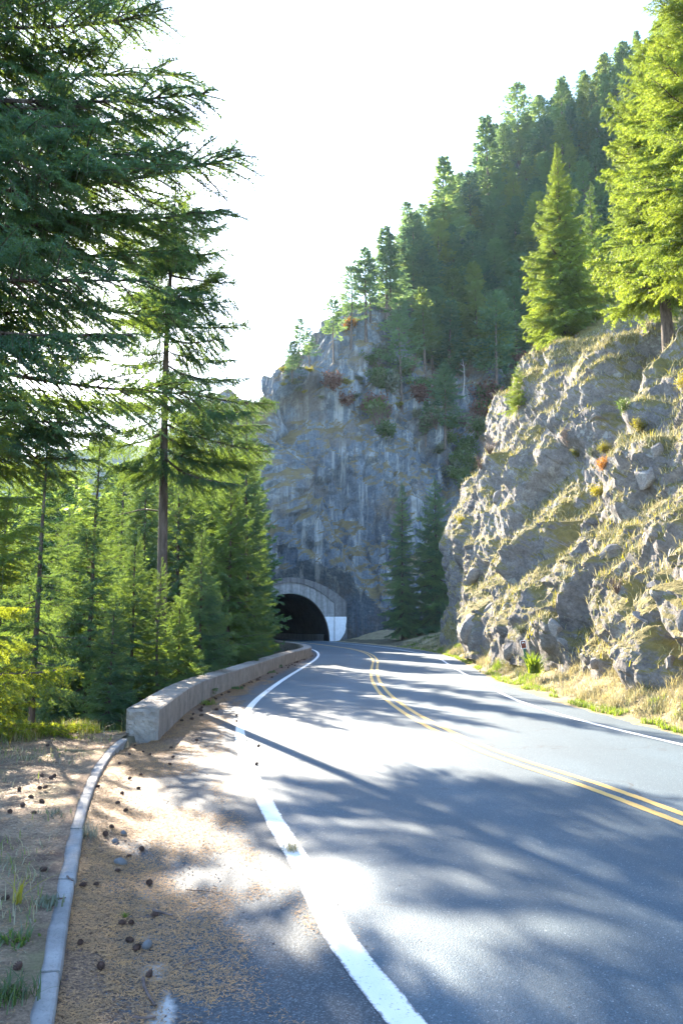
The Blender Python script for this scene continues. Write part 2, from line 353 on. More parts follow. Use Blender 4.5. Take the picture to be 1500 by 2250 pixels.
def m_soil():
    t = NT("needle_soil"); p = t.pos(); n = t.noise(p, 3.5, 6, 0.7); f = t.noise(p, 50, 5, 0.75)
    c = t.mix(t.ramp(n, [(0.35, 0), (0.65, 1)]), (0.13, 0.085, 0.062), (0.33, 0.24, 0.16))
    c = t.mix(0.9, c, t.ramp(f, [(0.28, 0.35), (0.5, 1.0), (0.72, 1.7)]), 'MULTIPLY')
    g = t.ramp(t.noise(p, 1.6, 5, 0.6), [(0.52, 0), (0.64, 1)]); c = t.mix(t.math('MULTIPLY', g, 0.55), c, (0.20, 0.20, 0.09))
    t.bump(t.math('ADD', f, n), 0.9, 0.03); return t.fin(c, 0.95, 0.15)
M_SOIL = m_soil()
def m_verge():
    t = NT("verge_earth"); p = t.pos(); n = t.noise(p, 1.5, 6, 0.7); f = t.noise(p, 30, 5, 0.75)
    c = t.mix(t.ramp(n, [(0.35, 0), (0.65, 1)]), (0.25, 0.19, 0.11), (0.40, 0.33, 0.19)); c = t.mix(0.8, c, t.ramp(f, [(0.28, 0.45), (0.5, 1.0), (0.72, 1.4)]), 'MULTIPLY')
    t.bump(t.math('ADD', f, n), 0.9, 0.06); return t.fin(c, 0.95, 0.15)
M_VERGE = m_verge()
M_FOREST = m_plain("forest_floor", (0.10, 0.085, 0.05), 0.95, 0.4, 1.2, 0.5)
M_FAR = m_plain("far_forest", (0.07, 0.10, 0.08), 0.95, 0.3, 0.01)

# ------------------------------------------------------------------ road curves (ground points read off the photograph)
def gp(l): return [tuple(gnd(x, y)[:2]) for x, y in l]
ext = lambda pts: [(pts[0][0] + 3.2, pts[0][1] - 9)] + [(pts[0][0] + 9, pts[0][1] - 22)] + pts
left_pts = gp([(895, 2250), (745, 2065), (665, 1900), (615, 1825), (560, 1715), (543, 1680), (527, 1620), (533, 1578), (552, 1550), (604, 1506), (660, 1470), (694, 1448)])
XL = Curve([(7.4, -20), (3.0, -7)] + left_pts + [(-1.3, 46), (-2.1, 56), (-4.2, 66), (-7.9, 83), (-11, 92), (-16, 103)])
XC = Curve([(10.5, -20), (6.9, -9)] + gp([(1500, 1800), (1300, 1725), (1100, 1662), (980, 1610), (880, 1554), (828, 1502), (822, 1470), (824, 1450), (808, 1436)]) + [(0.9, 55), (-0.9, 65), (-3.2, 76), (-5.3, 84), (-8.2, 93), (-13, 104)])
XR = Curve([(13.0, -20), (9.6, -9)] + gp([(1500, 1637), (1300, 1590), (1150, 1545), (1070, 1507), (1000, 1470), (945, 1440)]) + [(4.4, 50), (3.6, 57), (2.0, 66), (-0.2, 76), (-2.5, 85), (-5.4, 94), (-10, 105)])
XE = Curve([(14.3, -20), (10.8, -9)] + gp([(1500, 1617), (1325, 1570), (1200, 1535), (1100, 1500), (1030, 1462), (992, 1444)]) + [(5.5, 51), (4.6, 58), (3.0, 67), (0.9, 77), (-1.3, 85), (-4.2, 94.5), (-9, 105)])
def smooth(c, k=0.055):
    y = np.concatenate([np.linspace(-20, 2, 23), np.exp(np.linspace(math.log(2.2), math.log(104), 300))]); x = c(y); out = []
    for a in y:
        w_ = np.exp(-((y - a) / (0.25 + k * abs(a))) ** 2) * np.gradient(y); o = (w_ * (x - x[np.abs(y - a).argmin()])).sum() / w_.sum(); out.append(x[np.abs(y - a).argmin()] + (o if 0 < a < 95 else 0))
    return Curve(list(zip(out, y)))
XL, XC, XR, XE = smooth(XL), smooth(XC), smooth(XR), smooth(XE)
# kerb right edge (near) then wall foot (far)
_kp = [(2.8, -20), (1.0, -7)] + gp([(146, 2250), (149, 2050), (160, 1900), (177, 1845), (195, 1790), (222, 1720), (245, 1690), (280, 1640)]) + [(-2.9, 11.6)]
_kc = np.polyfit([p[1] for p in _kp], [p[0] for p in _kp], 4)
XK = Curve([(float(np.polyval(_kc, y_)), float(y_)) for y_ in np.linspace(-20, 11.6, 26)])
WALL = gp([(348, 1629), (435, 1550), (541, 1501), (640, 1457), (684, 1440)]) + [(-1.75, 46.5), (-2.05, 49.5), (-2.9, 54.5), (-4.6, 62), (-7.0, 71), (-9.4, 80)]
XW = Curve(WALL); WH = 0.45; WT = 0.45
WY0 = WALL[0][1]
def XG(y): y = np.asarray(y, float); return np.where(y < WY0 - 0.2, XK(y), XW(np.maximum(y, WY0)) - 0.1)

def strip(name, fa, fb, ys, z, m, nu=2, uvs=False, zf=None):
    ys = np.asarray(ys, float); a, b = fa(ys), fb(ys); u = np.linspace(0, 1, nu)
    X = a[:, None] * (1 - u) + b[:, None] * u; Y = np.repeat(ys[:, None], nu, 1); Z = np.full_like(X, z) if zf is None else zf(X, Y, u[None] + 0 * X)
    uv = np.stack([u[None] + 0 * X, (Y / 60) + 0 * X], -1).reshape(-1, 2)
    me = mesh_np(name, np.stack([X, Y, Z], -1).reshape(-1, 3), grid_faces(len(ys), nu)[:, ::-1], [m], uv=uv, smooth=True)
    o = link(name, me); tag(o, kind='structure'); return o
YS = np.concatenate([np.linspace(-18, 3, 30), np.linspace(3.2, 60, 260), np.linspace(60.5, 104, 80)])
camber = lambda X, Y, u: 0 * X
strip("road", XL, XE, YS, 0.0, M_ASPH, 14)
def shz(Y, u): return 0.062 * (1 - sstep(0.0, 0.30, u)) * (1 - sstep(9.5, 11, Y)) + 0.03 * (1 - sstep(0.0, 0.2, u)) * sstep(11, 12, Y)
def shx(Y, u): return XG(Y) * (1 - u) + XL(Y) * u
strip("shoulder", XG, XL, YS, 0.0, M_SHOU, 26, True, zf=lambda X, Y, u: shz(Y, u) + 0.006 * vnoise(np.stack([X.ravel() * 6, Y.ravel() * 6, 0 * X.ravel()], 1), 2).reshape(X.shape) * (u < .5) * (u > 0.01))
def line(name, fc, w0, w1, off=0.0, ys=YS, m=M_WHITE):
    sl = lambda y: np.sqrt(1 + ((fc(y + 0.05) - fc(y - 0.05)) / 0.1) ** 2)
    j = lambda y, s: 0.006 * vnoise(np.stack([y * 9, 0 * y + s, 0 * y], 1), 3)
    a = lambda y: fc(y) + (off - np.interp(y, [3, 15], [w0, w1]) / 2) * sl(y) + j(y, 1.5)
    b = lambda y: fc(y) + (off + np.interp(y, [3, 15], [w0, w1]) / 2) * sl(y) + j(y, 7.5)
    ys = np.concatenate([np.linspace(-15, 2.4, 20), np.linspace(2.5, 12, 260), np.linspace(12.2, 100, 200)])
    o = strip(name, a, b, ys, 0.004, m, 2); return o
line("edge_line_marking", XL, 0.165, 0.15)
line("edge_line_marking", XR, 0.11, 0.11)
line("centre_line_marking", XC, 0.10, 0.10, -0.105, m=M_YELLOW)
line("centre_line_marking", XC, 0.10, 0.10, 0.105, m=M_YELLOW)

# ------------------------------------------------------------------ ground
FOOT = Curve([(15.6, -20), (12.0, -9), (7.6, 5), (6.1, 11), (5.6, 13.6), (6.0, 19), (5.45, 28), (5.7, 35), (6.3, 50), (7.4, 56), (8.4, 64), (7.5, 74), (4, 84), (-1, 94)])
FZ = Curve([(0.3, -20), (0.3, 10), (0.35, 13.6), (0.62, 18), (0.55, 28), (0.35, 35), (0.25, 50), (0.6, 60), (0.9, 84)])
def XEDGE(y): return np.interp(y, [-20, 0, 6, 9.8, 10.6, 12.0, 12.6, 46, 62, 80, 100], [-12, -8.5, -5.9, -4.7, -4.4, -3.45, -3.45, -2.4, -5.4, -10.5, -20]) + 0.0
def ground_z(X, Y):
    e = XEDGE(Y) - X
    XwB = np.where(Y > 10.9, XW(np.clip(Y, WY0, 80)) - WT - 0.05, 99)
    e = np.where(Y > 12, XwB - X, e)
    z = np.where(e > 0, -np.minimum(e * 0.75, 4.0 + 0.22 * np.maximum(e - 5.3, 0)), 0)
    near = (X < XK(np.minimum(Y, 12))) & (Y < 12.6)
    nz = fbm(np.stack([X.ravel() * 2.2, Y.ravel() * 2.2, 0 * X.ravel()], 1), 4, seed=3).reshape(X.shape) * 0.03
    z = np.where(near, z + 0.085 + nz, np.where(e > 0, z + nz * 8, -0.06))
    r = X - XE(np.clip(Y, -20, 95))
    z = np.where(r > 0, np.minimum(1.1, 0.16 * r) - 0.12, z)
    return z
gy = np.concatenate([np.linspace(-30, 2, 40), np.linspace(2.1, 14, 240), np.linspace(14.4, 140, 150)])
gx = np.concatenate([np.linspace(-160, -14, 30), np.linspace(-13.5, -6, 40), np.linspace(-5.9, 0.6, 150), np.linspace(0.9, 60, 40)])
GX, GY = np.meshgrid(gx, gy, indexing='ij')
# let the columns follow the kerb line near the camera so the bank ends exactly behind it
me = mesh_np("ground", np.stack([GX, GY, ground_z(GX, GY)], -1).reshape(-1, 3), grid_faces(len(gx), len(gy)), [M_FOREST], smooth=True)
tag(link("ground", me), kind='structure')
# bank of needles left of the kerb: its own sheet, ends under the kerb's back edge
by = np.concatenate([np.linspace(-6, 2, 20), np.linspace(2.1, 12.4, 260)])
bu = np.linspace(0, 1, 110) ** 0.8
bx1 = XK(by) - 0.088 + 0.012 * fbm(np.stack([by * 6, 0 * by, 0 * by], 1), 4, seed=6); bx0 = np.minimum(XEDGE(by) - 1.2, bx1 - 1.0)
BX = bx0[:, None] * (1 - bu) + bx1[:, None] * bu; BY = np.repeat(by[:, None], len(bu), 1)
e = XEDGE(BY) - BX
edge_y = sstep(11.2, 12.4, BY)
bn = fbm(np.stack([BX.ravel() * 3, BY.ravel() * 3, 0 * BX.ravel()], 1), 5, seed=5).reshape(BX.shape)
BZ = 0.120 + 0.028 * bn * np.clip((bx1[:, None] - BX) * 5, 0.1, 1) + 0.05 * np.clip(bx1[:, None] - BX, 0, 1.5) - np.maximum(e, 0) * 0.6 - edge_y * 0.28 * np.clip((bx1[:, None] - BX) * 2, 0, 1)
tag(link("bank", mesh_np("bank", np.stack([BX, BY, BZ], -1).reshape(-1, 3), grid_faces(len(by), len(bu))[:, ::-1], [M_SOIL], smooth=True)), kind='structure')
def bank_z(x, y):
    i = np.clip(np.searchsorted(by, y), 0, len(by) - 1); t = np.clip((x - bx0[i]) / (bx1[i] - bx0[i]), 0, 1)
    j = np.clip(np.searchsorted(bu, t), 0, len(bu) - 1); return BZ[i, j]
V = [(-610, -55, -26), (610, -55, -26), (610, 750, -26), (-610, 750, -26)]
tag(link("valley_floor", mesh_np("valley_floor", V, np.array([[0, 1, 2, 3]]), [M_FAR])), kind='structure')
# verge on the right
vy = np.concatenate([np.linspace(-15, 8, 30), np.linspace(8.2, 62, 330), np.linspace(62.5, 84, 40)])
def vz(X, Y, u):
    n = fbm(np.stack([X.ravel() * 1.8, Y.ravel() * 1.8, 0 * X.ravel()], 1), 4, seed=9).reshape(X.shape)
    n2 = fbm(np.stack([X.ravel() * 7, Y.ravel() * 7, 0 * X.ravel()], 1), 3, seed=19).reshape(X.shape)
    return 0.012 + (FZ(Y) + 0.25) * sstep(0.12, 1.0, u) + (0.10 * n + 0.035 * n2) * sstep(0.02, 0.4, u) - 0.02 * (u < 0.001)
verge_far = lambda y: FOOT(y) + 0.75
def verge_near(y): return XE(y) - 0.06 + 0.05 * vnoise(np.stack([y * 2.3, 0 * y, 0 * y], 1), 4) + 0.03 * vnoise(np.stack([y * 9, 0 * y, 0 * y], 1), 5)
strip("verge", verge_near, verge_far, vy, 0, M_VERGE, 26, zf=vz)
def verge_at(y, u):
    y = np.asarray(y, float); x = verge_near(y) * (1 - u) + verge_far(y) * u; return np.stack([x, y, vz(x, y, u)], -1)

# ------------------------------------------------------------------ right-hand cliff
ST_Y = [-12, 2, 8, 11, 14, 18, 21.5, 25, 29, 34, 40, 47, 53, 56.5, 58.5, 60.5]
PROF = {  # rows: foot .. crest .. bench
 -12: [(13.2, .1), (13.6, 2), (14.4, 4), (15.4, 6), (16.8, 8), (18.5, 9.5), (21, 11), (30, 13)],
 2: [(8.6, .1), (8.9, 1.6), (9.6, 3.4), (10.5, 5), (11.6, 6.4), (13, 7.6), (15.5, 9), (25, 12)],
 8: [(6.9, .1), (7.1, 1.4), (7.6, 2.8), (8.3, 4.2), (9.3, 5.4), (10.5, 6.6), (12.6, 8), (22, 11.5)],
 11: [(6.05, .1), (6.2, 1.2), (6.7, 2.4), (7.3, 3.8), (8.1, 5.1), (9.2, 6.3), (11.4, 7.8), (20, 11)],
 14: [(5.7, .1), (5.9, 1.1), (6.2, 2.3), (6.9, 3.8), (7.7, 5.2), (8.8, 6.6), (11, 8.2), (20, 11.5)],
 18: [(6.1, .3), (6.4, 1.5), (7.0, 2.9), (7.7, 4.5), (8.5, 6.0), (9.5, 7.4), (11.6, 8.6), (21, 12.5)],
 21.5: [(5.9, .3), (6.5, 1.8), (7.2, 3.3), (8.0, 5.0), (8.9, 6.6), (9.9, 8.0), (12, 9.2), (22, 13.5)],
 25: [(5.7, .3), (6.4, 2.0), (7.2, 3.7), (8.2, 5.6), (9.3, 7.3), (10.8, 8.9), (12.8, 10.2), (23, 15)],
 29: [(5.7, .2), (6.5, 2.2), (7.6, 4.2), (8.9, 6.3), (10.3, 8.4), (11.8, 10.4), (14, 11.8), (24, 17)],
 34: [(5.9, .1), (6.8, 2.6), (8.1, 5.2), (9.6, 8.0), (11.2, 10.7), (12.8, 12.9), (15, 14.3), (25, 20)],
 40: [(6.0, .0), (6.9, 3.2), (8.1, 6.4), (9.6, 9.8), (11.1, 12.9), (12.8, 15.4), (15, 16.8), (26, 23)],
 47: [(6.2, .0), (7.0, 3.6), (8.1, 7.4), (9.5, 11.4), (11.0, 15.2), (12.9, 18.2), (15.3, 19.4), (27, 26)],
 53: [(6.2, -.1), (6.8, 3.8), (7.7, 8.0), (9.1, 12.4), (10.7, 16.6), (13.0, 20.2), (15.6, 21.2), (28, 28)],
 56.5: [(7.1, -.2), (7.6, 3.8), (8.5, 8.0), (9.9, 12.4), (11.8, 16.6), (14.2, 20.2), (17, 21.2), (29, 28)],
 58.5: [(9.4, -.3), (9.9, 3.8), (10.7, 8), (12, 12.2), (13.8, 16.2), (16.5, 19.6), (19.5, 20.8), (31, 28)],
 60.5: [(14, -.4), (14.4, 3), (15, 7), (16.5, 11), (18.5, 15), (21, 18.5), (24, 20), (34, 27)],
}
def lerp_rows(A, n):   # Catmull-Rom along axis 0 of A (k, m, 3)
    k = A.shape[0]; t = np.linspace(0, k - 1 - 1e-6, n); i = t.astype(int); f = (t - i)[:, None, None]
    g = lambda j: A[np.clip(j, 0, k - 1)]
    p0, p1, p2, p3 = g(i - 1), g(i), g(i + 1), g(i + 2)
    return 0.5 * ((2 * p1) + (-p0 + p2) * f + (2 * p0 - 5 * p1 + 4 * p2 - p3) * f**2 + (-p0 + 3 * p1 - 3 * p2 + p3) * f**3)
def grid_normals(G):
    du = np.gradient(G, axis=0); dv = np.gradient(G, axis=1); n = np.cross(du, dv); return n / (np.linalg.norm(n, axis=-1, keepdims=True) + 1e-9)
C0 = np.array([[(x, y, z) for x, z in PROF[y]] for y in ST_Y])
g1 = lerp_rows(np.swapaxes(C0, 0, 1), 300)                 # rows up the face
g1 = np.swapaxes(g1, 0, 1)
big = lerp_rows(g1, 900)                                    # along the road, then pick spacing that shrinks near the camera
yy = big[:, 0, 1]
target = np.concatenate([np.linspace(-12, 6, 40), np.exp(np.linspace(math.log(6.1), math.log(60.4), 560))])
sel = np.clip(np.searchsorted(yy, target), 1, len(yy) - 1); fr = ((target - yy[sel - 1]) / (yy[sel] - yy[sel - 1] + 1e-9)).clip(0, 1)[:, None, None]
G = big[sel - 1] * (1 - fr) + big[sel] * fr
N = grid_normals(G)
if N[300, 100, 0] > 0: N = -N
P = G.reshape(-1, 3); n_ = N.reshape(-1, 3)
Rk = np.array([[0.80, 0.35, -0.48], [-0.30, 0.93, 0.18], [0.51, 0.0, 0.86]])       # dip of the strata
PS = P * np.array([1, 0.72, 1]); Q = PS @ Rk.T
warp = np.stack([vnoise(P * 0.45, 31), vnoise(P * 0.45, 32), vnoise(P * 0.45, 33)], 1)
d = 1.25 * fbm(P * np.array([.14, .09, .14]), 3, seed=41) + 0.18 * fbm(Q * np.array([0.5, 0.42, 0.22]), 4, seed=42, ridge=True)
fd, e_ = facets(Q * np.array([0.40, 0.34, 0.22]) + warp * 0.30, 51, 1.9, 0.9); d += fd - 0.30 * (1 - sstep(0, 0.07, e_))
d = blur(d, G.shape[:2], 5); fd, e_ = facets(Q * np.array([1.0, 0.9, 0.62]) + warp * 0.35, 52, 0.75, 0.36); d += fd - 0.12 * (1 - sstep(0, 0.09, e_))
d = blur(d, G.shape[:2], 2); fd, e_ = facets(Q * np.array([2.9, 2.6, 1.9]) + warp * 0.6, 53, 0.34, 0.17); d += fd + 0.085 * fbm(P * 3.2, 4, gain=.6, seed=55)
row = np.tile(np.linspace(0, 1, 300), len(target)); d *= (0.45 + 0.55 * sstep(0, 0.12, row))
# the gully between the near buttress and the tall far one
d += -1.7 * np.exp(-(((P[:, 1] - (26.5 + 0.55 * P[:, 2])) / 1.6) ** 2)) * sstep(0.08, 0.35, row)
D = n_.copy(); D[:, 2] *= 0.7
P2 = P + D * d[:, None]
CLIFF_G = P2.reshape(G.shape); CLIFF_N = grid_normals(CLIFF_G)
if CLIFF_N[300, 100, 0] > 0: CLIFF_N = -CLIFF_N
cf = grid_faces(G.shape[0], G.shape[1])
cliff = link("cliff", mesh_np("cliff", P2, cf, [M_ROCK], smooth=False)); tag(cliff, kind='structure')
def finder(Gd):
    pts = Gd.reshape(-1, 3); pts_i = np.arange(len(pts)); m = pts[:, 1] > 2
    X, Y = proj(pts[m]); pi = pts_i[m]; dep = pts[m][:, 1]
    def at(px, py, r=14):
        dd = (X - px) ** 2 + (Y - py) ** 2; k = np.where(dd < r * r)[0]
        if len(k) == 0: return pts[pi[dd.argmin()]].copy(), pi[dd.argmin()]
        j = k[dep[k].argmin()]; return pts[pi[j]].copy(), pi[j]
    return at
cliff_at = finder(CLIFF_G[::2, ::2])
_cn = CLIFF_N[::2, ::2].reshape(-1, 3)

# ------------------------------------------------------------------ mountain with the tunnel cliff
MC = [
 (380, [(1470, 105), (1300, 108), (1200, 112), (1120, 118), (1100, 124), (1090, 130), (1085, 136), (1120, 150), (1200, 165)]),
 (470, [(1470, 93), (1270, 96), (1150, 100), (1040, 105), (1010, 110), (1000, 115), (995, 120), (1000, 128), (1100, 140)]),
 (540, [(1470, 86), (1250, 88.5), (1100, 92), (940, 96), (920, 100), (908, 104), (900, 108), (905, 114), (1000, 126)]),
 (600, [(1470, 85.5), (1270, 87), (1050, 90), (872, 94), (852, 98), (842, 103), (836, 108), (838, 114), (940, 126)]),
 (680, [(1470, 85.7), (1270, 87), (1080, 92), (850, 97), (818, 103), (806, 109), (800, 115), (797, 121), (900, 134)]),
 (760, [(1470, 85.5), (1260, 88), (1080, 94), (865, 99), (812, 106), (778, 110), (742, 114), (738, 122), (850, 138)]),
 (840, [(1470, 83), (1250, 88), (1080, 95), (900, 101), (840, 108), (760, 113), (702, 118), (685, 127), (800, 145)]),
 (900, [(1470, 80), (1280, 86), (1100, 95), (940, 102), (860, 108), (780, 114), (690, 122), (615, 135), (740, 154)]),
 (960, [(1470, 77), (1290, 84), (1130, 94), (990, 102), (890, 110), (780, 118), (650, 130), (545, 147), (680, 168)]),
 (1040, [(1470, 78), (1290, 86), (1130, 95), (1000, 103), (880, 112), (750, 122), (600, 136), (435, 157), (590, 180)]),
 (1140, [(1470, 80), (1250, 90), (1100, 98), (950, 106), (820, 116), (690, 126), (520, 142), (345, 165), (500, 190)]),
 (1250, [(1470, 80), (1250, 88), (1080, 96), (900, 106), (740, 116), (600, 128), (430, 144), (255, 169), (420, 195)]),
 (1380, [(1470, 80), (1200, 88), (1020, 96), (840, 104), (680, 114), (520, 126), (340, 142), (160, 167), (340, 195)]),
 (1520, [(1470, 78), (1180, 86), (980, 94), (800, 102), (620, 110), (440, 122), (250, 138), (70, 161), (250, 190)]),
 (1700, [(1470, 76), (1150, 84), (950, 92), (760, 100), (560, 108), (370, 120), (170, 136), (-40, 158), (150, 185)]),
 (1950, [(1470, 74), (1120, 82), (920, 90), (720, 98), (500, 106), (290, 118), (70, 134), (-180, 155), (50, 180)]),
]
M0 = np.array([[pix(x, y, dp) for y, dp in rows] for x, rows in MC])
g1 = np.swapaxes(lerp_rows(np.swapaxes(M0, 0, 1), 380), 0, 1)
MG = lerp_rows(g1, 430)
MN = grid_normals(MG)
if MN[120, 100, 1] > 0: MN = -MN
P = MG.reshape(-1, 3); px_, py_ = proj(P)
warp = np.stack([vnoise(P * 0.12, 61), vnoise(P * 0.12, 62), vnoise(P * 0.12, 63)], 1)
d = 1.6 * fbm(P * 0.06, 4, seed=64) + 0.7 * fbm(P * np.array([0.35, 0.3, 0.14]), 4, seed=65, ridge=True)
fd, e_ = facets(P * np.array([0.20, 0.18, 0.13]) + warp * 0.5, 66, 2.6, 1.4); d += fd - 0.45 * (1 - sstep(0, 0.06, e_))
d = blur(d, MG.shape[:2], 4); fd, e_ = facets(P * np.array([0.6, 0.55, 0.42]) + warp, 67, 0.9, 0.5); d += fd + 0.22 * fbm(P * 1.2, 3, seed=68)
# the hollow face and the leaning conglomerate rib left of it, with the outcrop higher up
rib = (px_ - 575) * 0.86 - (py_ - 930) * 0.51
fz = sstep(830, 900, py_)
d += 2.6 * (1 - sstep(-25, 30, rib)) * fz - 2.6 * np.exp(-((rib - 75) / 75.0) ** 2) * fz * (1 - sstep(1150, 1330, py_))
d += 2.2 * np.exp(-((px_ - 800) / 70) ** 2 - ((py_ - 775) / 50) ** 2)
pr = np.exp(-((px_ - 655) / 112) ** 8 - ((py_ - 1372) / 70) ** 8); d *= (1 - pr); d -= 0.0 * pr
d *= 1.5
P2 = P + MN.reshape(-1, 3) * d[:, None]
MOUNT_G = P2.reshape(MG.shape); MOUNT_N = grid_normals(MOUNT_G)
if MOUNT_N[120, 100, 1] > 0: MOUNT_N = -MOUNT_N
# tunnel portal frame
TP = np.array([-5.3, 84.0]); YAW = math.radians(14)
tr = np.array([math.cos(YAW), math.sin(YAW)]); th_ = np.array([-math.sin(YAW), math.cos(YAW)])
def tloc(P): q = P[:, :2] - TP; return q @ tr, q @ th_
mf = grid_faces(*MG.shape[:2])
ctr = P2[mf].mean(1); lx, ly = tloc(ctr)
# push the mountain behind the headwall and open it where the bore passes
lxv, lyv = tloc(P2); inside = (np.abs(lxv) < 6.0) & (P2[:, 2] < 6.45) & (lyv < 0.9)
dist_ = np.hypot(np.maximum(np.abs(lxv) - 5.9, 0), np.maximum(P2[:, 2] - 6.5 + 0.05 * lxv ** 2, 0)); lim = 0.85 - 0.75 * dist_; near_ = (lyv < lim) & (dist_ < 9)
P2[near_] += np.concatenate([th_, [0]])[None] * (lim - lyv)[near_][:, None]
hole = ((lx / 4.75) ** 2 + (np.maximum(ctr[:, 2], 0) / 5.55) ** 2 < 1) & (ly < 9)
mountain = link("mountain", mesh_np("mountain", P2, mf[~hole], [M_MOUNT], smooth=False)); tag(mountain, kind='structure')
MOUNT_G = P2.reshape(MG.shape)
mount_at = finder(MOUNT_G[::2, ::2])

# far ridges in the haze
def ridge(name, Y, prof, depth, m=M_FAR):
    xs = np.linspace(prof[0][0], prof[-1][0], 160); top = np.interp(xs, [p[0] for p in prof], [p[1] for p in prof])
    n = fbm(np.stack([xs * 0.02, 0 * xs, 0 * xs + Y], 1), 5, seed=71) * 26
    pts = np.array([pix(x, t + dn, Y) for x, t, dn in zip(xs, top, n)]); rows = []
    for k, (f, dy) in enumerate(((0, -depth), (0.35, -depth * 0.6), (0.7, -depth * 0.28), (1, 0), (0.6, depth * 0.5), (0, depth))):
        r = pts.copy(); r[:, 2] = -26 + (pts[:, 2] + 26) * f; r[:, 1] += dy
        r[:, 1] += fbm(np.stack([xs * 0.03, 0 * xs + k, 0 * xs], 1), 4, seed=72) * depth * 0.25; rows.append(r)
    R = np.stack(rows, 1); tag(link(name, mesh_np(name, R.reshape(-1, 3), grid_faces(160, 6), [m], smooth=True)), kind='structure')
ridge("hills", 560, [(-900, 960), (-300, 1000), (100, 1010), (330, 960), (470, 880), (560, 905), (700, 960), (900, 1050)], 180)
ridge("hills", 320, [(-900, 1080), (-200, 1060), (60, 1090), (260, 1060), (420, 1110), (600, 1180), (800, 1250)], 100)

# ------------------------------------------------------------------ tunnel
tunnel = empty("tunnel", (TP[0], TP[1], 0)); tunnel.rotation_euler = (0, 0, YAW)
tag(tunnel, "grey concrete road tunnel portal with dark arched bore under the cliff", "tunnel")
def arch(a, b, n=40, z0=-0.15):
    t = np.linspace(0, math.pi, n); return np.stack([a * np.cos(t), np.where(np.sin(t) * b < 0.01, z0, np.sin(t) * b)], 1)
def outer(t):  # outer outline of the headwall as a function of angle: arched top on vertical sides
    x = 6.05 * math.cos(t); return x
A1 = arch(4.2, 5.0); tt = np.linspace(0, math.pi, 40)
A2 = np.stack([np.clip(5.9 * np.cos(tt), -4.72, 4.72), np.where(np.abs(5.9 * np.cos(tt)) < 4.72, 6.1 * np.sqrt(np.clip(1 - (np.cos(tt) * 5.9 / 6.1) ** 2, 0, 1)) * 1.0, 0)], 1)
A2[:, 1] = 6.1 - 2.15 * (np.abs(A2[:, 0]) / 4.72) ** 2
A2[np.abs(5.9 * np.cos(tt)) > 4.72, 1] = np.linspace(0, 1, 40)[0]
k = np.where(5.9 * np.cos(tt) > 4.72)[0]; A2[k, 1] = np.linspace(-0.15, 3.95, len(k) + 1)[:-1]
k = np.where(5.9 * np.cos(tt) < -4.72)[0]; A2[k, 1] = np.linspace(-0.15, 3.95, len(k) + 1)[:-1][::-1]
A3 = A2.copy(); A3[:, 0] *= 6.05 / 4.72; A3[:, 1] = np.where(np.abs(5.9 * np.cos(tt)) > 4.72, np.minimum(A2[:, 1] * 4.1 / 3.95, 4.1), 6.65 - 2.55 * (np.abs(A2[:, 0]) / 4.72) ** 2)
def ring(a, b, y0, y1, zmin=None):
    """solid ring between outlines a and b from y0 (front) to y1"""
    n = len(a); V = []
    for pl, y in ((a, y0), (b, y0), (b, y1), (a, y1)): V += [(p[0], y, p[1]) for p in pl]
    V = np.array(V); i = np.arange(n - 1); q = []
    for s in range(4):
        s2 = (s + 1) % 4; q.append(np.stack([s * n + i, s * n + i + 1, s2 * n + i + 1, s2 * n + i], 1))
    return V, np.concatenate(q)
g = Geo(); g.add(*ring(A1, A2, 0.06, 0.7)); link("headwall", g.mesh("headwall", [M_PORT]), tunnel)
g = Geo(); g.add(*ring(A2, A3, -0.04, 0.9)); link("arch_band", g.mesh("arch_band", [M_PORTD]), tunnel)
# white-washed panel on the right jamb, its outer foot broken away by rock
zz = np.linspace(-0.1, 2.55, 14); inn = 4.2 * np.sqrt(1 - (np.clip(zz, 0, 5) / 5.0) ** 2) + 0.012
out_ = np.interp(zz, [-0.1, 0.05, 0.4, 0.9, 2.55], [5.15, 5.2, 5.55, 5.85, 6.02]) + rng.normal(0, 0.03, 14)
mid = np.full(14, 4.70)
for nm, lo, hi, y0, y1 in (("white_panel", inn, mid, 0.045, 0.056), ("white_panel", mid + 0.02, out_, -0.055, -0.044)):
    V = np.concatenate([np.stack([lo, 0 * zz + y0, zz], 1), np.stack([hi, 0 * zz + y0, zz], 1), np.stack([hi, 0 * zz + y1, zz], 1), np.stack([lo, 0 * zz + y1, zz], 1)])
    i = np.arange(13); q = np.concatenate([np.stack([s * 14 + i, ((s + 1) % 4) * 14 + i, ((s + 1) % 4) * 14 + i + 1, s * 14 + i + 1], 1) for s in range(4)])
    q = np.concatenate([q, [[13, 27, 41, 55]]])
    link(nm, mesh_np(nm, V, q, [M_PWHITE]), tunnel)
# lining: the bore swept along a left-hand bend, with shallow ribs
def bore(s): a = s * 0.022; return np.array([-(1 - math.cos(a)) / 0.022, math.sin(a) / 0.022]), a
n = 90; S = np.linspace(0.3, 62, n); V = []
for i, s in enumerate(S):
    c, a = bore(s); r = 1.0 - (0.012 if (i % 3 == 0) else 0)
    for x, z in arch(4.19, 4.99, 40, -0.15): V.append((c[0] + x * r * math.cos(a), c[1] + x * r * math.sin(a), z * r))
q = grid_faces(n, 40)
link("bore_lining", mesh_np("bore_lining", np.array(V), q, [M_LINING]), tunnel)
for sd in (1, -1):
    V = []
    for s in np.linspace(0.75, 61, 70):
        c, a = bore(s)
        for x, z in ((4.3, -0.1), (3.72, -0.1), (3.72, 0.62), (3.78, 0.68), (4.3, 0.68)): V.append((c[0] + sd * x * math.cos(a), c[1] + sd * x * math.sin(a), z))
    link("footing", mesh_np("footing", np.array(V), grid_faces(70, 5), [M_PORT]), tunnel)
V = []
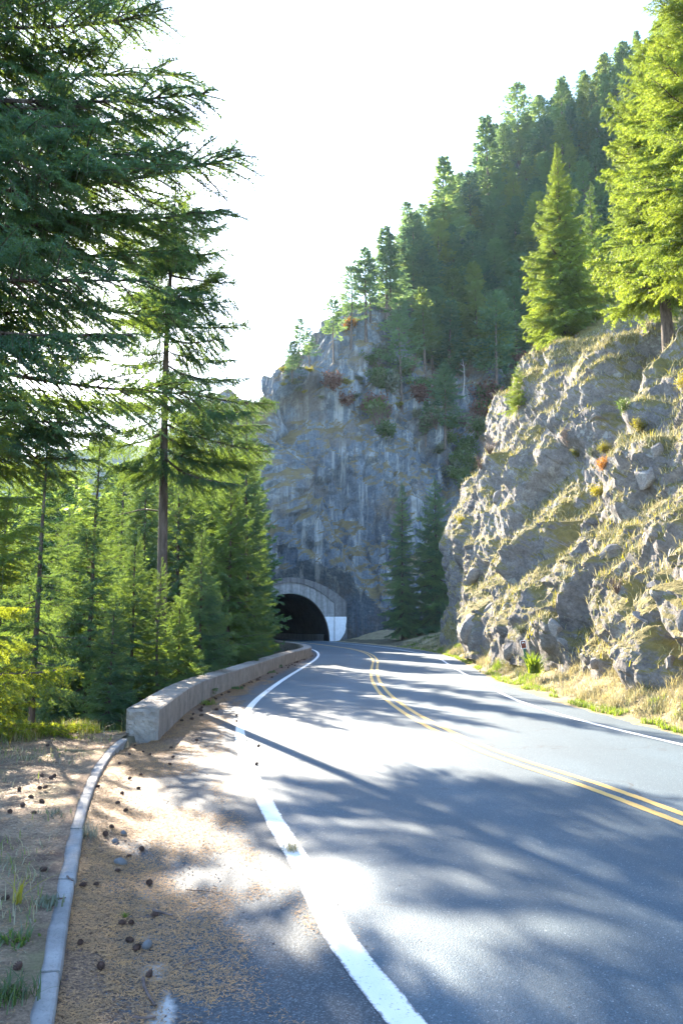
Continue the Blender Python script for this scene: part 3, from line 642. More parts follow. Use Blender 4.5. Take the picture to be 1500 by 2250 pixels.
for s in np.linspace(-0.5, 62, 60):
    c, a = bore(s)
    for x in (-4.6, 4.6): V.append((c[0] + x * math.cos(a), c[1] + x * math.sin(a), -0.012))
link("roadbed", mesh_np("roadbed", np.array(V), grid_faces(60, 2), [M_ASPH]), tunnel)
c, a = bore(61.9); V = [(c[0] + x * math.cos(a), c[1] + x * math.sin(a), z) for x, z in ((-5, -.2), (5, -.2), (5, 5.5), (-5, 5.5))]
link("added_bore_plug", mesh_np("added_bore_plug", np.array(V), np.array([[0, 1, 2, 3]]), [M_LINING]), tunnel)  # added out of sight to close the bore and keep it dark

# ------------------------------------------------------------------ guard wall, kerb
wy = np.linspace(WY0, 80, 1500); wx = XW(wy); wl = np.concatenate([[0], np.cumsum(np.hypot(np.diff(wx), np.diff(wy)))])
def along(s):
    y = np.interp(s, wl, wy); x = float(XW(y)); t = np.array([float(XW(y + 0.05) - XW(y - 0.05)), 0.1]); t /= np.linalg.norm(t); return np.array([x, y]), t, np.array([-t[1], t[0]])
wall = empty("guard_wall", (*WALL[0], 0)); tag(wall, "low curved concrete guard wall along the left edge of the road", "wall")
o0 = np.array([*WALL[0], 0])
def wall_section(s0, s1, near_end):
    n = max(4, int((s1 - s0) / 0.22)); V = []; prof = [(0, -0.12), (0.0, 0.2), (0.0, WH - 0.02), (-0.02, WH), (-WT + 0.02, WH + 0.012), (-WT, WH - 0.01), (-WT, 0.1), (-WT, -0.9)]
    # densify profile
    pr = []
    for (a, b), (c_, d_) in zip(prof[:-1], prof[1:]):
        m_ = max(1, int(math.hypot(a - c_, b - d_) / 0.09))
        for k_ in range(m_): pr.append((a + (c_ - a) * k_ / m_, b + (d_ - b) * k_ / m_))
    pr.append(prof[-1])
    for s in np.linspace(s0, s1, n):
        p, t, nn = along(s)
        for a, b in pr: q_ = p - nn * 0 + np.array([nn[0], nn[1]]) * (-a); V.append((q_[0], q_[1], b))
    V = np.array(V)
    V[:, :2] += (vnoise(V * 6, 81) * 0.006)[:, None] * np.array([1, 0.3]); V[:, 2] += vnoise(V * 4, 82) * 0.005
    k = len(pr); f = grid_faces(n, k); g = Geo(); g.add(V, f)
    for base in (0, (n - 1) * k):
        c_ = V[base:base + k]
        if near_end and base == 0:      # rough broken end face
            us = np.linspace(0, 1, 26); vs = np.linspace(0, 1, 26); p, t, nn = along(s0)
            UU, VV = np.meshgrid(us, vs, indexing='ij'); E = np.stack([p[0] + nn[0] * UU * WT, p[1] + nn[1] * UU * WT, -0.12 + VV * (WH + 0.122)], -1)
            inn_ = np.minimum(np.minimum(UU, 1 - UU), np.minimum(VV, 1 - VV)); amp = sstep(0, 0.1, inn_)
            rr = fbm(E.reshape(-1, 3) * 14, 4, seed=84).reshape(UU.shape); E[..., :2] -= (t * 1.0)[None, None] * (amp * (0.02 + 0.035 * rr))[..., None]
            g.add(E.reshape(-1, 3), grid_faces(26, 26))
        else:
            g.add(c_, [(0, i, i + 1) for i in range(1, k - 1)])
    me = g.mesh("wall_section", [M_CONC]); me.transform(Matrix.Translation(-Vector(o0))); return me
total = wl[-1]; cuts = [0, 5.6, 11.3, 17, 22.8, 28.5, 34.3, 40, 46, 52, 58, 64, total]
for i, (a, b) in enumerate(zip(cuts[:-1], cuts[1:])):
    link("wall_section", wall_section(a + (0.006 if i else 0), b - 0.006, i == 0), wall)
kerb = empty("kerb", (-2, 7, 0)); tag(kerb, "pale concrete kerb half buried in needles on the left", "kerb")
ks = np.linspace(-8, 11.15, 900); kx = XK(ks); kl = np.concatenate([[0], np.cumsum(np.hypot(np.diff(kx), np.diff(ks)))])
def kerb_stone(s0, s1):
    n = 16; V = []; pr = [(0.0, -0.12), (-0.004, 0.092), (-0.010, 0.104), (-0.022, 0.109), (-0.11, 0.111), (-0.125, 0.105), (-0.13, -0.1)]
    tilt = rng.normal(0, 0.003); sh = rng.normal(0, 0.006)
    for j, s in enumerate(np.linspace(s0, s1, n)):
        y = np.interp(s, kl, ks); x = float(XK(y)); t = np.array([float(XK(y + .05) - XK(y - .05)), 0.1]); t /= np.linalg.norm(t); nn = np.array([-t[1], t[0]])
        for a, b in pr: V.append((x + nn[0] * (-a) + sh, y + nn[1] * (-a), b + (tilt * (j / n - .5) if b > 0 else 0)))
    V = np.array(V); V += (vnoise(V * 9, 91) * 0.003)[:, None]
    g = Geo(); g.add(V, grid_faces(n, 7))
    for base in (0, (n - 1) * 7): g.add(V[base:base + 7], [(0, i, i + 1) for i in range(1, 6)])
    me = g.mesh("kerb_stone", [M_KERB]); me.transform(Matrix.Translation((2, -7, 0))); return me
s = 0.3
while s < kl[-1] - 0.5:
    L_ = 1.15 + rng.uniform(-0.15, 0.3); link("kerb_stone", kerb_stone(s, min(s + L_, kl[-1]) - 0.016), kerb); s += L_

# ------------------------------------------------------------------ conifers
def needles(P0, D, Ln, step, nl, nw, r):
    cnt = np.maximum(2, np.ceil(Ln / step)).astype(int); idx = np.repeat(np.arange(len(P0)), cnt); n = len(idx)
    t = r.uniform(0, 1.03, n); p = P0[idx] + D[idx] * (Ln[idx] * t)[:, None]; d_ = D[idx]
    A = np.cross(d_, np.array([0, 0, 1.0]) + r.normal(0, 0.05, (n, 3))); A /= np.linalg.norm(A, axis=1, keepdims=True) + 1e-9; B = np.cross(A, d_)
    ph = r.uniform(0, 2 * math.pi, n); nd = d_ * r.uniform(0.45, 0.8, (n, 1)) + A * np.cos(ph)[:, None] + B * (np.sin(ph) * 0.75 + 0.12)[:, None]
    nd /= np.linalg.norm(nd, axis=1, keepdims=True); w_ = np.cross(nd, r.normal(0, 1, (n, 3))); w_ /= np.linalg.norm(w_, axis=1, keepdims=True) + 1e-9
    l_ = nl * r.uniform(0.75, 1.2, n)
    V = np.stack([p - w_ * nw, p + w_ * nw, p + nd * l_[:, None]], 1).reshape(-1, 3); return V, np.arange(3 * n).reshape(-1, 3)
def bough(seed, L, tw_step, sub_step, step, nl, nw, hang=0.35, sag=0.09, wide=0.34, lichen=0, wood=True, r0=0.03):
    r = np.random.default_rng(seed); g = Geo()
    ax_s = np.linspace(0, 1, 14); wob = r.normal(0, 0.02, 2)
    def axis(s): s = np.asarray(s, float); return np.stack([L * s, L * (wob[0] * np.sin(5 * s) + wob[1] * s * s), -sag * L * 4 * s * (1 - s) * (0.6 + 0.8 * (1 - s)) + 0 * s], -1)
    if wood: g.add(*tube(axis(ax_s), np.linspace(r0, 0.006, 14) * (L / 3), 5), 1)
    P0, D, Ln = [], [], []
    for side in (1, -1):
        s = 0.04 + r.uniform(0, 0.04)
        while s < 0.985:
            gap = r.uniform(0.55, 1.45)
            if r.random() < 0.9:
                p = axis(s); a = math.radians(r.uniform(38, 82) - 24 * s); t0 = axis(min(1, s + .02)) - axis(s - .02); t0 /= np.linalg.norm(t0)
                l_ = L * (wide * (1 - s) ** 0.75 * min(1, 0.7 + 1.6 * s) + 0.05) * r.uniform(0.4, 1.25)
                lat = np.array([-t0[1], t0[0], 0]) * side; lat /= np.linalg.norm(lat)
                dv = t0 * math.cos(a) + lat * math.sin(a) + np.array([0, 0, r.uniform(-0.32, 0.26)]); dv /= np.linalg.norm(dv); hg = hang * r.uniform(0.3, 1.5)
                tp = lambda t: p + dv * (l_ * t) + t0 * (0.18 * l_ * t * t) + np.array([0, 0, -hg * l_ * t * t])
                ts = np.linspace(0, 1, 5); pts = np.array([tp(t) for t in ts])
                if wood: g.add(*tube(pts, np.linspace(0.009, 0.003, 5) * max(0.7, L / 3), 3), 1)
                for q0, q1 in zip(pts[1:-1] if l_ > 0.25 else pts[:-1], pts[2:] if l_ > 0.25 else pts[1:]):
                    v = q1 - q0; n = np.linalg.norm(v); P0.append(q0); D.append(v / n); Ln.append(n)
                t = 0.14 + r.uniform(0, .1)
                while t < 0.97:
                    sd = 1 if r.random() < 0.5 else -1
                    tv = (tp(min(1, t + .03)) - tp(t - .03)); tv /= np.linalg.norm(tv); la = np.cross(tv, [0, 0, 1.0]) * sd; la /= np.linalg.norm(la) + 1e-9
                    ls = (0.36 * l_ * (1 - t) + 0.045 + 0.02 * L * 0.5) * r.uniform(0.6, 1.25)
                    dd = tv * 0.75 + la * 0.72 + np.array([0, 0, r.uniform(-0.42, 0.16) - hang * 0.4]); dd /= np.linalg.norm(dd)
                    P0.append(tp(t)); D.append(dd); Ln.append(ls); t += sub_step / max(l_, 0.1) * r.uniform(0.6, 1.5)
            s += tw_step / L * gap
    for q in np.linspace(0.35, 0.96, 8):
        v = axis(q + 0.04) - axis(q); n = np.linalg.norm(v); P0.append(axis(q)); D.append(v / n); Ln.append(n)
    P0, D, Ln = np.array(P0), np.array(D), np.array(Ln)
    g.add(*needles(P0, D, Ln, step, nl, nw, r), 0)
    for _ in range(lichen):
        j = r.integers(len(P0)); p = P0[j]; l_ = r.uniform(0.08, 0.32); k = 5; zz_ = np.linspace(0, 1, k)
        pts = p + np.stack([np.cumsum(r.normal(0, 0.006, k)), np.cumsum(r.normal(0, 0.006, k)), -l_ * zz_], 1); g.add(*tube(pts, np.linspace(0.004, 0.0012, k), 3), 2)
    me = g.mesh("bough", [M_FIR, M_BARK, M_LICHEN]); me["L"] = L; return me
BIG = [bough(100 + i, 4.2, 0.085, 0.042, 0.0042, 0.036, 0.0046, 0.34, 0.07, 0.30, 130) for i in range(3)]
SML = [bough(110 + i, 2.0, 0.07, 0.04, 0.0045, 0.034, 0.0042, 0.25, 0.05, 0.36, 10) for i in range(3)]
MID = [bough(120 + i, 3.0, 0.13, 0.075, 0.010, 0.065, 0.0095, 0.35, 0.06, 0.34, 0) for i in range(4)]
YNG = [bough(130 + i, 2.0, 0.10, 0.06, 0.0085, 0.050, 0.0070, 0.22, 0.05, 0.38, 0) for i in range(4)]
print("bough tris", [len(m.polygons) for m in BIG + SML + MID + YNG])

def place_branch(root, me, base, tip, roll=0.0, wscale=1.0, mat=None):
    base = Vector(base); tip = Vector(tip); x = tip - base; ln = x.length; x.normalize()
    up = Vector((0, 0, 1)); y = up.cross(x)
    if y.length < 1e-3: y = Vector((0, 1, 0))
    y.normalize(); z = x.cross(y); R = Matrix((x, y, z)).transposed().to_4x4() @ Matrix.Rotation(roll, 4, 'X')
    s = ln / me["L"]; M = Matrix.Translation(base - root.location) @ R @ Matrix.Diagonal((s, s * wscale, s * wscale, 1))
    o = bpy.data.objects.new("branch", me); COL.objects.link(o); o.parent = root; o.matrix_basis = M
    if mat: o.material_slots[0].link = 'OBJECT'; o.material_slots[0].material = mat
    return o
def trunk(root, H, r, lean=(0, 0), sink=1.0, bow=0.0):
    n = 24; t = np.linspace(0, 1, n); z = -sink + (H + sink) * t
    pts = np.stack([lean[0] * t + bow * np.sin(t * 3.1) + 0.012 * H * vnoise(np.stack([t * 3, t * 0 + H, t * 0], 1), 6) * t, lean[1] * t, z], 1)
    V, Fc = tube(pts, r * (1 - t) ** 0.85 + 0.012, 12); ang = np.tile(np.arange(12), n)
    V += (fbm(V * np.array([9, 9, 2.0]), 3, seed=8) * 0.12 * r)[:, None] * np.stack([np.cos(ang * math.pi / 6), np.sin(ang * math.pi / 6), 0 * ang], 1)
    o = link("trunk", mesh_np("trunk", V, Fc, [M_BARK], smooth=True), root); return pts
def tree(name, label, cat, base, H, hb, R, nb, meshes, seed, mat=None, r=None, group=None, shape=0.8, droop=(-8, 38), lean=(0, 0), gaps=0.0, minlen=0.25, sel=None, wscale=1.45, belly=0.0):
    q = np.random.default_rng(seed); root = empty(name, base); tag(root, label, cat, group)
    pts = trunk(root, H, r or H * 0.0095, lean); b = Vector([float(c) for c in base]); az = q.uniform(0, 6.28)
    nb = int(nb * 1.5)
    for i in range(nb):
        t = (i + q.uniform(0, 0.8)) / nb; t = t ** 0.92; h = hb + (H * 0.985 - hb) * t; az += 2.39996 + q.normal(0, 0.35)
        if q.random() < gaps: continue
        prof = (1 - t) ** shape * (1 - belly * (1 - min(1, t / 0.25))) ; ln = max(minlen, R * prof * q.uniform(0.68, 1.12) + 0.12)
        if sel and not sel(az, t): continue
        el = math.radians(droop[0] + (droop[1] - droop[0]) * t ** 1.4 + q.normal(0, 6))
        px = np.interp(h, pts[:, 2], pts[:, 0]); py = np.interp(h, pts[:, 2], pts[:, 1]); p0 = b + Vector((px, py, h))
        p1 = p0 + Vector((math.cos(az) * math.cos(el), math.sin(az) * math.cos(el), math.sin(el))) * ln
        place_branch(root, meshes[q.integers(len(meshes))], p0, p1, q.normal(0, 0.15), wscale * q.uniform(0.85, 1.2), mat)
    top = b + Vector((lean[0], lean[1], H * 0.94)); place_branch(root, meshes[0], top, top + Vector((0.03, 0.02, H * 0.06 + 0.35)), 0, 0.8, mat)
    return root

# the big fir whose trunk stands outside the frame on the left
NY = 14.0
nb_root = empty("fir_tree", (*pix(-330, 1500, NY)[:2], -1.2)); tag(nb_root, "huge near fir with lichen-hung boughs reaching in from the top left corner", "tree")
trunk(nb_root, 24.5, 0.36, sink=3)
tx, ty = nb_root.location.x, nb_root.location.y
def near_bough(by_, tipx, tipy, dy=0.0, meshes=BIG, roll=0.0, k=0, ws=1.0, bx=None):
    base = pix(-330, by_, NY) if bx is None else pix(bx, by_, NY + dy * 1.0); tip = pix(tipx, tipy, NY + dy * 1.4)
    place_branch(nb_root, meshes[k % len(meshes)], base, tip, roll, ws, M_FIR)
LST = [(-60, 330, 10, .3), (40, 372, 48, -.5), (60, 428, 150, .2), (150, 452, 190, -.6), (190, 430, 262, .6), (240, 405, 322, -.9), (300, 380, 330, .9),
       (400, 540, 358, -.4), (430, 505, 452, .5), (360, 330, 470, 1.3), (470, 400, 560, .9), (520, 330, 600, -1.3), (560, 395, 680, .4), (620, 300, 735, -.8),
       (700, 230, 780, .8), (730, 440, 850, -.2), (760, 330, 895, 1.1), (820, 245, 925, -.5), (860, 150, 945, .4), (875, 238, 960, .1), (900, 215, 1005, -.2), (930, 175, 1035, .4), (-150, 250, -60, .2), (-200, 340, -120, -.7)]
q = np.random.default_rng(5)
for i, (by_, tx_, ty_, dy) in enumerate(LST): near_bough(by_, tx_, ty_, dy, k=i, roll=q.normal(0, .25), ws=1.0)
for i in range(7):     # shorter and overlapping boughs that make the dense mass at the edge
    ty_ = q.uniform(-60, 700); near_bough(ty_ - q.uniform(-20, 120), q.uniform(60, 260), ty_, q.uniform(-1.2, 1.6), k=i, roll=q.normal(0, .4), ws=1.15)
for i in range(6):     # twigs in front
    x0, y0 = q.uniform(-60, 160), q.uniform(0, 560); near_bough(y0, x0 + q.uniform(60, 170), y0 + q.uniform(-40, 90), q.uniform(-1.4, -0.6), SML, q.normal(0, .4), i, 1.1, bx=x0)
for i in range(16):     # boughs on the far and outer side of the trunk (out of the frame)
    h = q.uniform(4, 22); az = q.uniform(1.9, 5.2); p0 = Vector((tx, ty, h)); place_branch(nb_root, BIG[i % 3], p0, p0 + Vector((math.cos(az), math.sin(az), q.uniform(-.2, .3))) * q.uniform(2.8, 5) * (1.12 - h / 25), 0, 1, M_FIR)
for i in range(8):
    h = 21 + i * 0.5; az = i * 2.4; p0 = Vector((tx, ty, h - 0.6)); place_branch(nb_root, SML[i % 3], p0, p0 + Vector((math.cos(az), math.sin(az), 0.5)) * (2.0 - i * 0.2), 0, 1, M_FIR)

# second tall tree behind the guard wall, trunk in full view
MY = 18.5
m_base = pix(360, 1300, MY); mz0 = -2.4
mt = empty("fir_tree", (m_base[0], MY, mz0)); tag(mt, "tall fir with bare lower trunk and flat sparse boughs behind the guard wall", "tree")
H2 = pix(384, 395, MY)[2] - mz0
pts2 = trunk(mt, H2, 0.16, lean=(pix(384, 395, MY)[0] - m_base[0], 0), sink=1)
def mid_bough(by_, tipx, tipy, dy, k, roll=0.0, ws=1.0, meshes=BIG):
    z = pix(370, by_, MY)[2]; x = np.interp(z - mz0, pts2[:, 2], pts2[:, 0]) + m_base[0]
    tip = pix(tipx, tipy, MY + dy); ln_ = np.linalg.norm(np.array(tip) - np.array([x, MY, z])); meshes = SML if ln_ < 2.1 else meshes; place_branch(mt, meshes[k % len(meshes)], (x, MY, z), tip, roll, ws * (1.9 if by_ < 740 else 1.2), M_FIR)
R_ = [(430, 430, 425, .3), (455, 470, 470, -.3), (500, 500, 490, .5), (545, 505, 548, -.3), (560, 440, 575, 1.0), (605, 520, 612, .2), (640, 515, 662, -.6), (650, 480, 600, .9), (712, 545, 702, .0), (735, 490, 745, -.9),
      (770, 520, 790, .5), (800, 545, 830, -.5), (840, 605, 882, .2), (855, 560, 905, -1.1), (890, 590, 935, .8), (930, 595, 985, -.3), (955, 560, 1020, 1.0), (985, 590, 1010, .3), (1000, 520, 1065, -.8), (1020, 470, 1085, .2)]
L_ = [(440, 330, 440, .2), (470, 300, 500, -.5), (530, 262, 545, .4), (590, 250, 600, -.2), (625, 285, 650, .8), (690, 240, 700, .1), (720, 265, 760, -.7), (790, 248, 800, .4), (835, 265, 860, -.4), (880, 230, 900, .3),
      (910, 215, 960, -.5), (950, 185, 985, .3), (975, 230, 1030, -.9), (1000, 260, 1060, .5), (1025, 290, 1075, -.2)]
for i, (by_, a, b, dy) in enumerate(R_ + L_): mid_bough(by_, a, b, dy, i, q.normal(0, .25), 1.05)
for i in range(34):
    t = q.random() * (0.45 if i < 24 else 1.0); by_ = 430 + 600 * t; R = 40 + 130 * t; az = q.uniform(0, 6.28); mid_bough(by_ , 370 + R * math.cos(az), by_ + q.uniform(-10, 60), math.sin(az) * R / 1750 * MY, i, q.normal(0, .3), 1.1)
for (x0, y0, x1, y1) in ((347, 1123, 255, 1126), (380, 1010, 470, 985)):
    a, b = pix(x0, y0, MY), pix(x1, y1, MY - .2); tt_ = np.linspace(0, 1, 8)[:, None]; pts = a + (b - a) * tt_; pts[:, 2] += 0.05 * np.sin(np.linspace(0, 5, 8)); V, Fc = tube(pts - np.array(mt.location), np.linspace(.022, .006, 8), 5)
    link("dead_limb", mesh_np("dead_limb", V, Fc, [M_BARK], smooth=True), mt)

def gz(x, y): return float(ground_z(np.array([[x]]), np.array([[y]]))[0, 0])
def fir_at(px, topy, Y, Rpx, label, seed, meshes=YNG, mat=M_FIR, nb=70, hbf=0.06, name="fir_tree", group=None, **kw):
    x = pix(px, topy, Y)[0]; z0 = gz(x, Y) if x < 0 else 0; top = pix(px, topy, Y)[2]; H = top - z0
    return tree(name, label, "tree", (x, Y, z0), H, H * hbf, Rpx * Y / F, nb, meshes, seed, mat, group=group, **kw)
# bright young fir at the left edge
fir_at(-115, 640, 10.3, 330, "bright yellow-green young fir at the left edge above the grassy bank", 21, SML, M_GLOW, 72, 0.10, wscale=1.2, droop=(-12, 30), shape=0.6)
FOREST = [
 (104, 955, 14.0, 125, "slim forest fir with visible dark trunk at the left, above the young bright fir", M_FIR, 34, dict(hbf=.3)),
 (214, 985, 16.5, 150, "mid-sized shaded fir between the slim left fir and the bare tall trunk", M_FIR, 64, {}),
 (300, 1195, 17.3, 110, "small dense fir just left of the bare tall trunk", M_FIR, 60, {}),
 (352, 1262, 16.9, 62, "spindly sapling fir right in front of the bare tall trunk", M_FIRB, 46, {}),
 (446, 1175, 21, 95, "small dense fir right of the bare tall trunk behind the wall", M_FIR, 60, {}),
 (508, 1035, 27, 105, "full green fir whose boughs overlap the tunnel mouth", M_FIRB, 84, {}),
 (428, 1015, 33, 125, "sunlit yellow-green fir glowing behind the bare tall trunk", M_FIRB, 70, {}),
 (270, 1005, 36, 120, "pale backlit fir deep in the forest left of the tall trunk", M_FIRB, 64, {}),
 (20, 1010, 30, 140, "hazy fir deep in the forest at the far left edge", M_FIRB, 64, {}),
 (560, 905, 50, 70, "dark fir standing against the left foot of the tunnel cliff", M_FIR, 70, {}),
 (170, 1260, 16.8, 105, "low bushy fir behind the grassy bank, left of the guard wall end", M_FIR, 56, {}),
 (70, 1300, 17, 120, "low dark fir below the bright young fir at the bank edge", M_FIR, 54, {}),
 (250, 1345, 15.0, 85, "short dark fir directly behind the near end of the guard wall", M_FIR, 50, {}),
 (395, 1330, 18.5, 80, "short bushy fir behind the first bend of the guard wall", M_FIRB, 50, {}),
 (462, 1290, 24.5, 70, "short fir leaning over the middle of the guard wall", M_FIR, 54, {}),
 (150, 1120, 42, 110, "distant pale fir seen between the left forest trunks", M_FIRB, 54, {}),
 (345, 1075, 44, 110, "distant pale fir seen behind the sapling by the tall trunk", M_FIRB, 54, {}),
 (485, 960, 60, 85, "distant fir rising behind the full green fir near the tunnel", M_FIRB, 54, {}),
 (515, 950, 33, 88, "tall green fir just right of the bare trunk, crown against the cliff's left edge", M_FIR, 84, {}),
 (470, 985, 36, 105, "green fir crowded behind the full green fir and the bare trunk", M_FIRB, 80, {}),
 (548, 885, 31, 70, "dark fir behind the tall tree's lowest right boughs, next to the cliff edge", M_FIR, 84, {}),
 (540, 960, 37, 80, "fir tucked behind the full green fir, left of the tunnel cliff", M_FIR, 80, {}),
 (402, 968, 30, 115, "full fir rising directly behind the bare trunk of the tall fir", M_FIR, 84, {}),
 (325, 990, 31, 115, "full fir left behind the bare trunk, taller than the saplings before it", M_FIR, 84, {}),
 (570, 1160, 38, 52, "small fir squeezed between the full green fir and the tunnel portal", M_FIRB, 54, {}),
]
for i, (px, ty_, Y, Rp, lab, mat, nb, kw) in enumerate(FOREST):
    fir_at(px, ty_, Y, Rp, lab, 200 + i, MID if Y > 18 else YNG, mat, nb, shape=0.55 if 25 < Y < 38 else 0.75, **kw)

FOREST_BACK = []
# sunlit trees above the right-hand cliff
def cliff_z(x, y, guess):
    P_ = CLIFF_G.reshape(-1, 3); dd = (P_[:, 0] - x) ** 2 + (P_[:, 1] - y) ** 2; k = np.where(dd < .5)[0]
    if len(k) == 0: k = np.array([dd.argmin()])
    return float(P_[k, 2].max())
def on_cliff(px, py): return cliff_at(px, py)[0]
p = on_cliff(1240, 742)
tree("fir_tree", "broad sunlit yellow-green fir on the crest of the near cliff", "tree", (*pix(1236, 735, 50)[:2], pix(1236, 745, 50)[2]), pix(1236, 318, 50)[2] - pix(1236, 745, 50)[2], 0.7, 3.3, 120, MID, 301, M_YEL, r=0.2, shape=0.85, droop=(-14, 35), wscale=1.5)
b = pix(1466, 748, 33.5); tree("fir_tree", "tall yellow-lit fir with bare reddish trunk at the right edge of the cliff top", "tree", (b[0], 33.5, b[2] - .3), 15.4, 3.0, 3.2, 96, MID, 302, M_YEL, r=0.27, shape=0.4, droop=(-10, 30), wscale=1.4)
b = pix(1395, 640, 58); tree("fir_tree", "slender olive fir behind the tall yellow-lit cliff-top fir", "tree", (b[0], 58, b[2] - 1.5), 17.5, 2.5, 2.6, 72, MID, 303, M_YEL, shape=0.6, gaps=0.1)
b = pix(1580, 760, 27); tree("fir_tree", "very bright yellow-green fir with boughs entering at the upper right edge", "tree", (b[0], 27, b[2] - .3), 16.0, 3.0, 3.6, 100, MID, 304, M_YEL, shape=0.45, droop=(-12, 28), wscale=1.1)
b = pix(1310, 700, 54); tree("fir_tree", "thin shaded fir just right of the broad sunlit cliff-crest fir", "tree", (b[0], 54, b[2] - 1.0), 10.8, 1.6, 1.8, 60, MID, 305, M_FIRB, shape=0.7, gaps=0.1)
b = on_cliff(1128, 893); tree("fir_sapling", "tiny bright green conifer clinging to the cliff's left outline", "tree", (b[0], b[1], b[2] - .2), 2.7, 0.3, 1.05, 30, YNG, 306, M_YEL)
for o in list(bpy.data.objects):      # stand the cliff-top trees on the rock itself
    if o.name.startswith(("fir_tree", "fir_sapling")) and o.parent is None and o.location.x > 7:
        dz = cliff_z(o.location.x, o.location.y, o.location.z) - .25 - o.location.z
        if -3 < dz < 1: o.location.z += dz
# dark pair at the gully mouth
for px, ty_, Y, R, lab, sd in ((884, 1062, 71, 1.55, "left one of the two dark green firs beside the road at the gully mouth", 311), (958, 1052, 72, 2.35, "right and wider one of the two dark green firs at the gully mouth", 312)):
    x = pix(px, 1390, Y)[0]; z0 = pix(px, 1385, Y)[2]; tree("fir_tree", lab, "tree", (x, Y, z0 - .3), pix(px, ty_, Y)[2] - z0 + .3, 0.5, R * 1.55, 84, MID, sd, M_TWIN, shape=0.6, wscale=1.35, droop=(-22, 30))

# ------------------------------------------------------------------ trees on the mountain: shared crown meshes
def low_bough(r, L):
    P = []; n = int(26 + 16 * L)
    for _ in range(n):
        s = r.uniform(0.12, 1.0); sd = r.choice([-1, 1]); l_ = L * 0.36 * (1 - s) ** .7 * r.uniform(0.0, 1.0)
        p = np.array([L * s, sd * l_, -0.06 * L * math.sin(s * 3.1) - 0.12 * l_ + r.normal(0, 0.05)])
        d_ = np.array([0.8, sd * r.uniform(0.2, 1.0), r.uniform(-0.45, 0.35)]); d_ /= np.linalg.norm(d_); P.append((p, d_))
    p = np.array([a for a, _ in P]); d_ = np.array([a for _, a in P]); w_ = np.cross(d_, r.normal(0, 1, (n, 3)) + np.array([0, 0, 1.2])); w_ /= np.linalg.norm(w_, axis=1, keepdims=True)
    ln = r.uniform(0.22, 0.48, n)[:, None]; wd = r.uniform(0.045, 0.10, n)[:, None]
    V = np.stack([p, p + d_ * ln * .5 + w_ * wd, p + d_ * ln, p + d_ * ln * .5 - w_ * wd], 1).reshape(-1, 3); i = np.arange(n) * 4
    return V, np.stack([i, i + 1, i + 2, i + 3], 1)
def hill_crown(seed, H=12.0, R=2.3, nb=110, hb=1.2, shape=0.75, gaps=0.05, rag=0.3):
    r = np.random.default_rng(seed); g = Geo(); az = 0
    for i in range(nb):
        t = ((i + r.random()) / nb) ** 0.9; az += 2.4 + r.normal(0, .4)
        if r.random() < gaps: continue
        L = max(0.35, R * (1 - t) ** shape * r.uniform(1 - rag, 1 + rag * .6) + .15); V, Fc = low_bough(r, L); el = math.radians(-10 + 45 * t + r.normal(0, 7))
        Ry = np.array([[math.cos(el), 0, -math.sin(el)], [0, 1, 0], [math.sin(el), 0, math.cos(el)]]); Rz = np.array([[math.cos(az), -math.sin(az), 0], [math.sin(az), math.cos(az), 0], [0, 0, 1]])
        V = V @ Ry.T @ Rz.T; V[:, 2] += hb + (H - hb) * t; g.add(V, Fc)
    return g.mesh("crown", [M_HILL])
CROWNS = [hill_crown(401), hill_crown(402, R=1.7, nb=100), hill_crown(403, R=2.7, nb=120, shape=.6), hill_crown(404, R=2.0, hb=4.0, nb=80, gaps=.2, rag=.5), hill_crown(405, R=2.4, hb=3, nb=90, gaps=.22, rag=.5, shape=.5), hill_crown(406, R=1.5, hb=5.5, nb=60, gaps=.15, rag=.5, shape=.4)]
V, Fc = tube(np.stack([0.1 * np.sin(np.linspace(0, 3, 10)), 0 * np.linspace(0, 1, 10), np.linspace(-2.5, 11.9, 10)], 1), np.linspace(.19, .02, 10), 7); HTRUNK = mesh_np("trunk", V, Fc, [M_BARK], smooth=True)
q = np.random.default_rng(77)
def hill_tree(base, H, k, label, group, mat=None, ws=1.0):
    root = empty("conifer", base); tag(root, label, "tree", group); root.rotation_euler = (q.normal(0, .02), q.normal(0, .02), q.uniform(0, 6.28)); s = H / 12.0
    root.scale = (s * ws, s * ws, s)
    for nm, me in (("trunk", HTRUNK), ("crown", CROWNS[k])):
        o = bpy.data.objects.new(nm, me); COL.objects.link(o); o.parent = root
        if nm == "crown" and mat: o.material_slots[0].link = 'OBJECT'; o.material_slots[0].material = mat
    return root
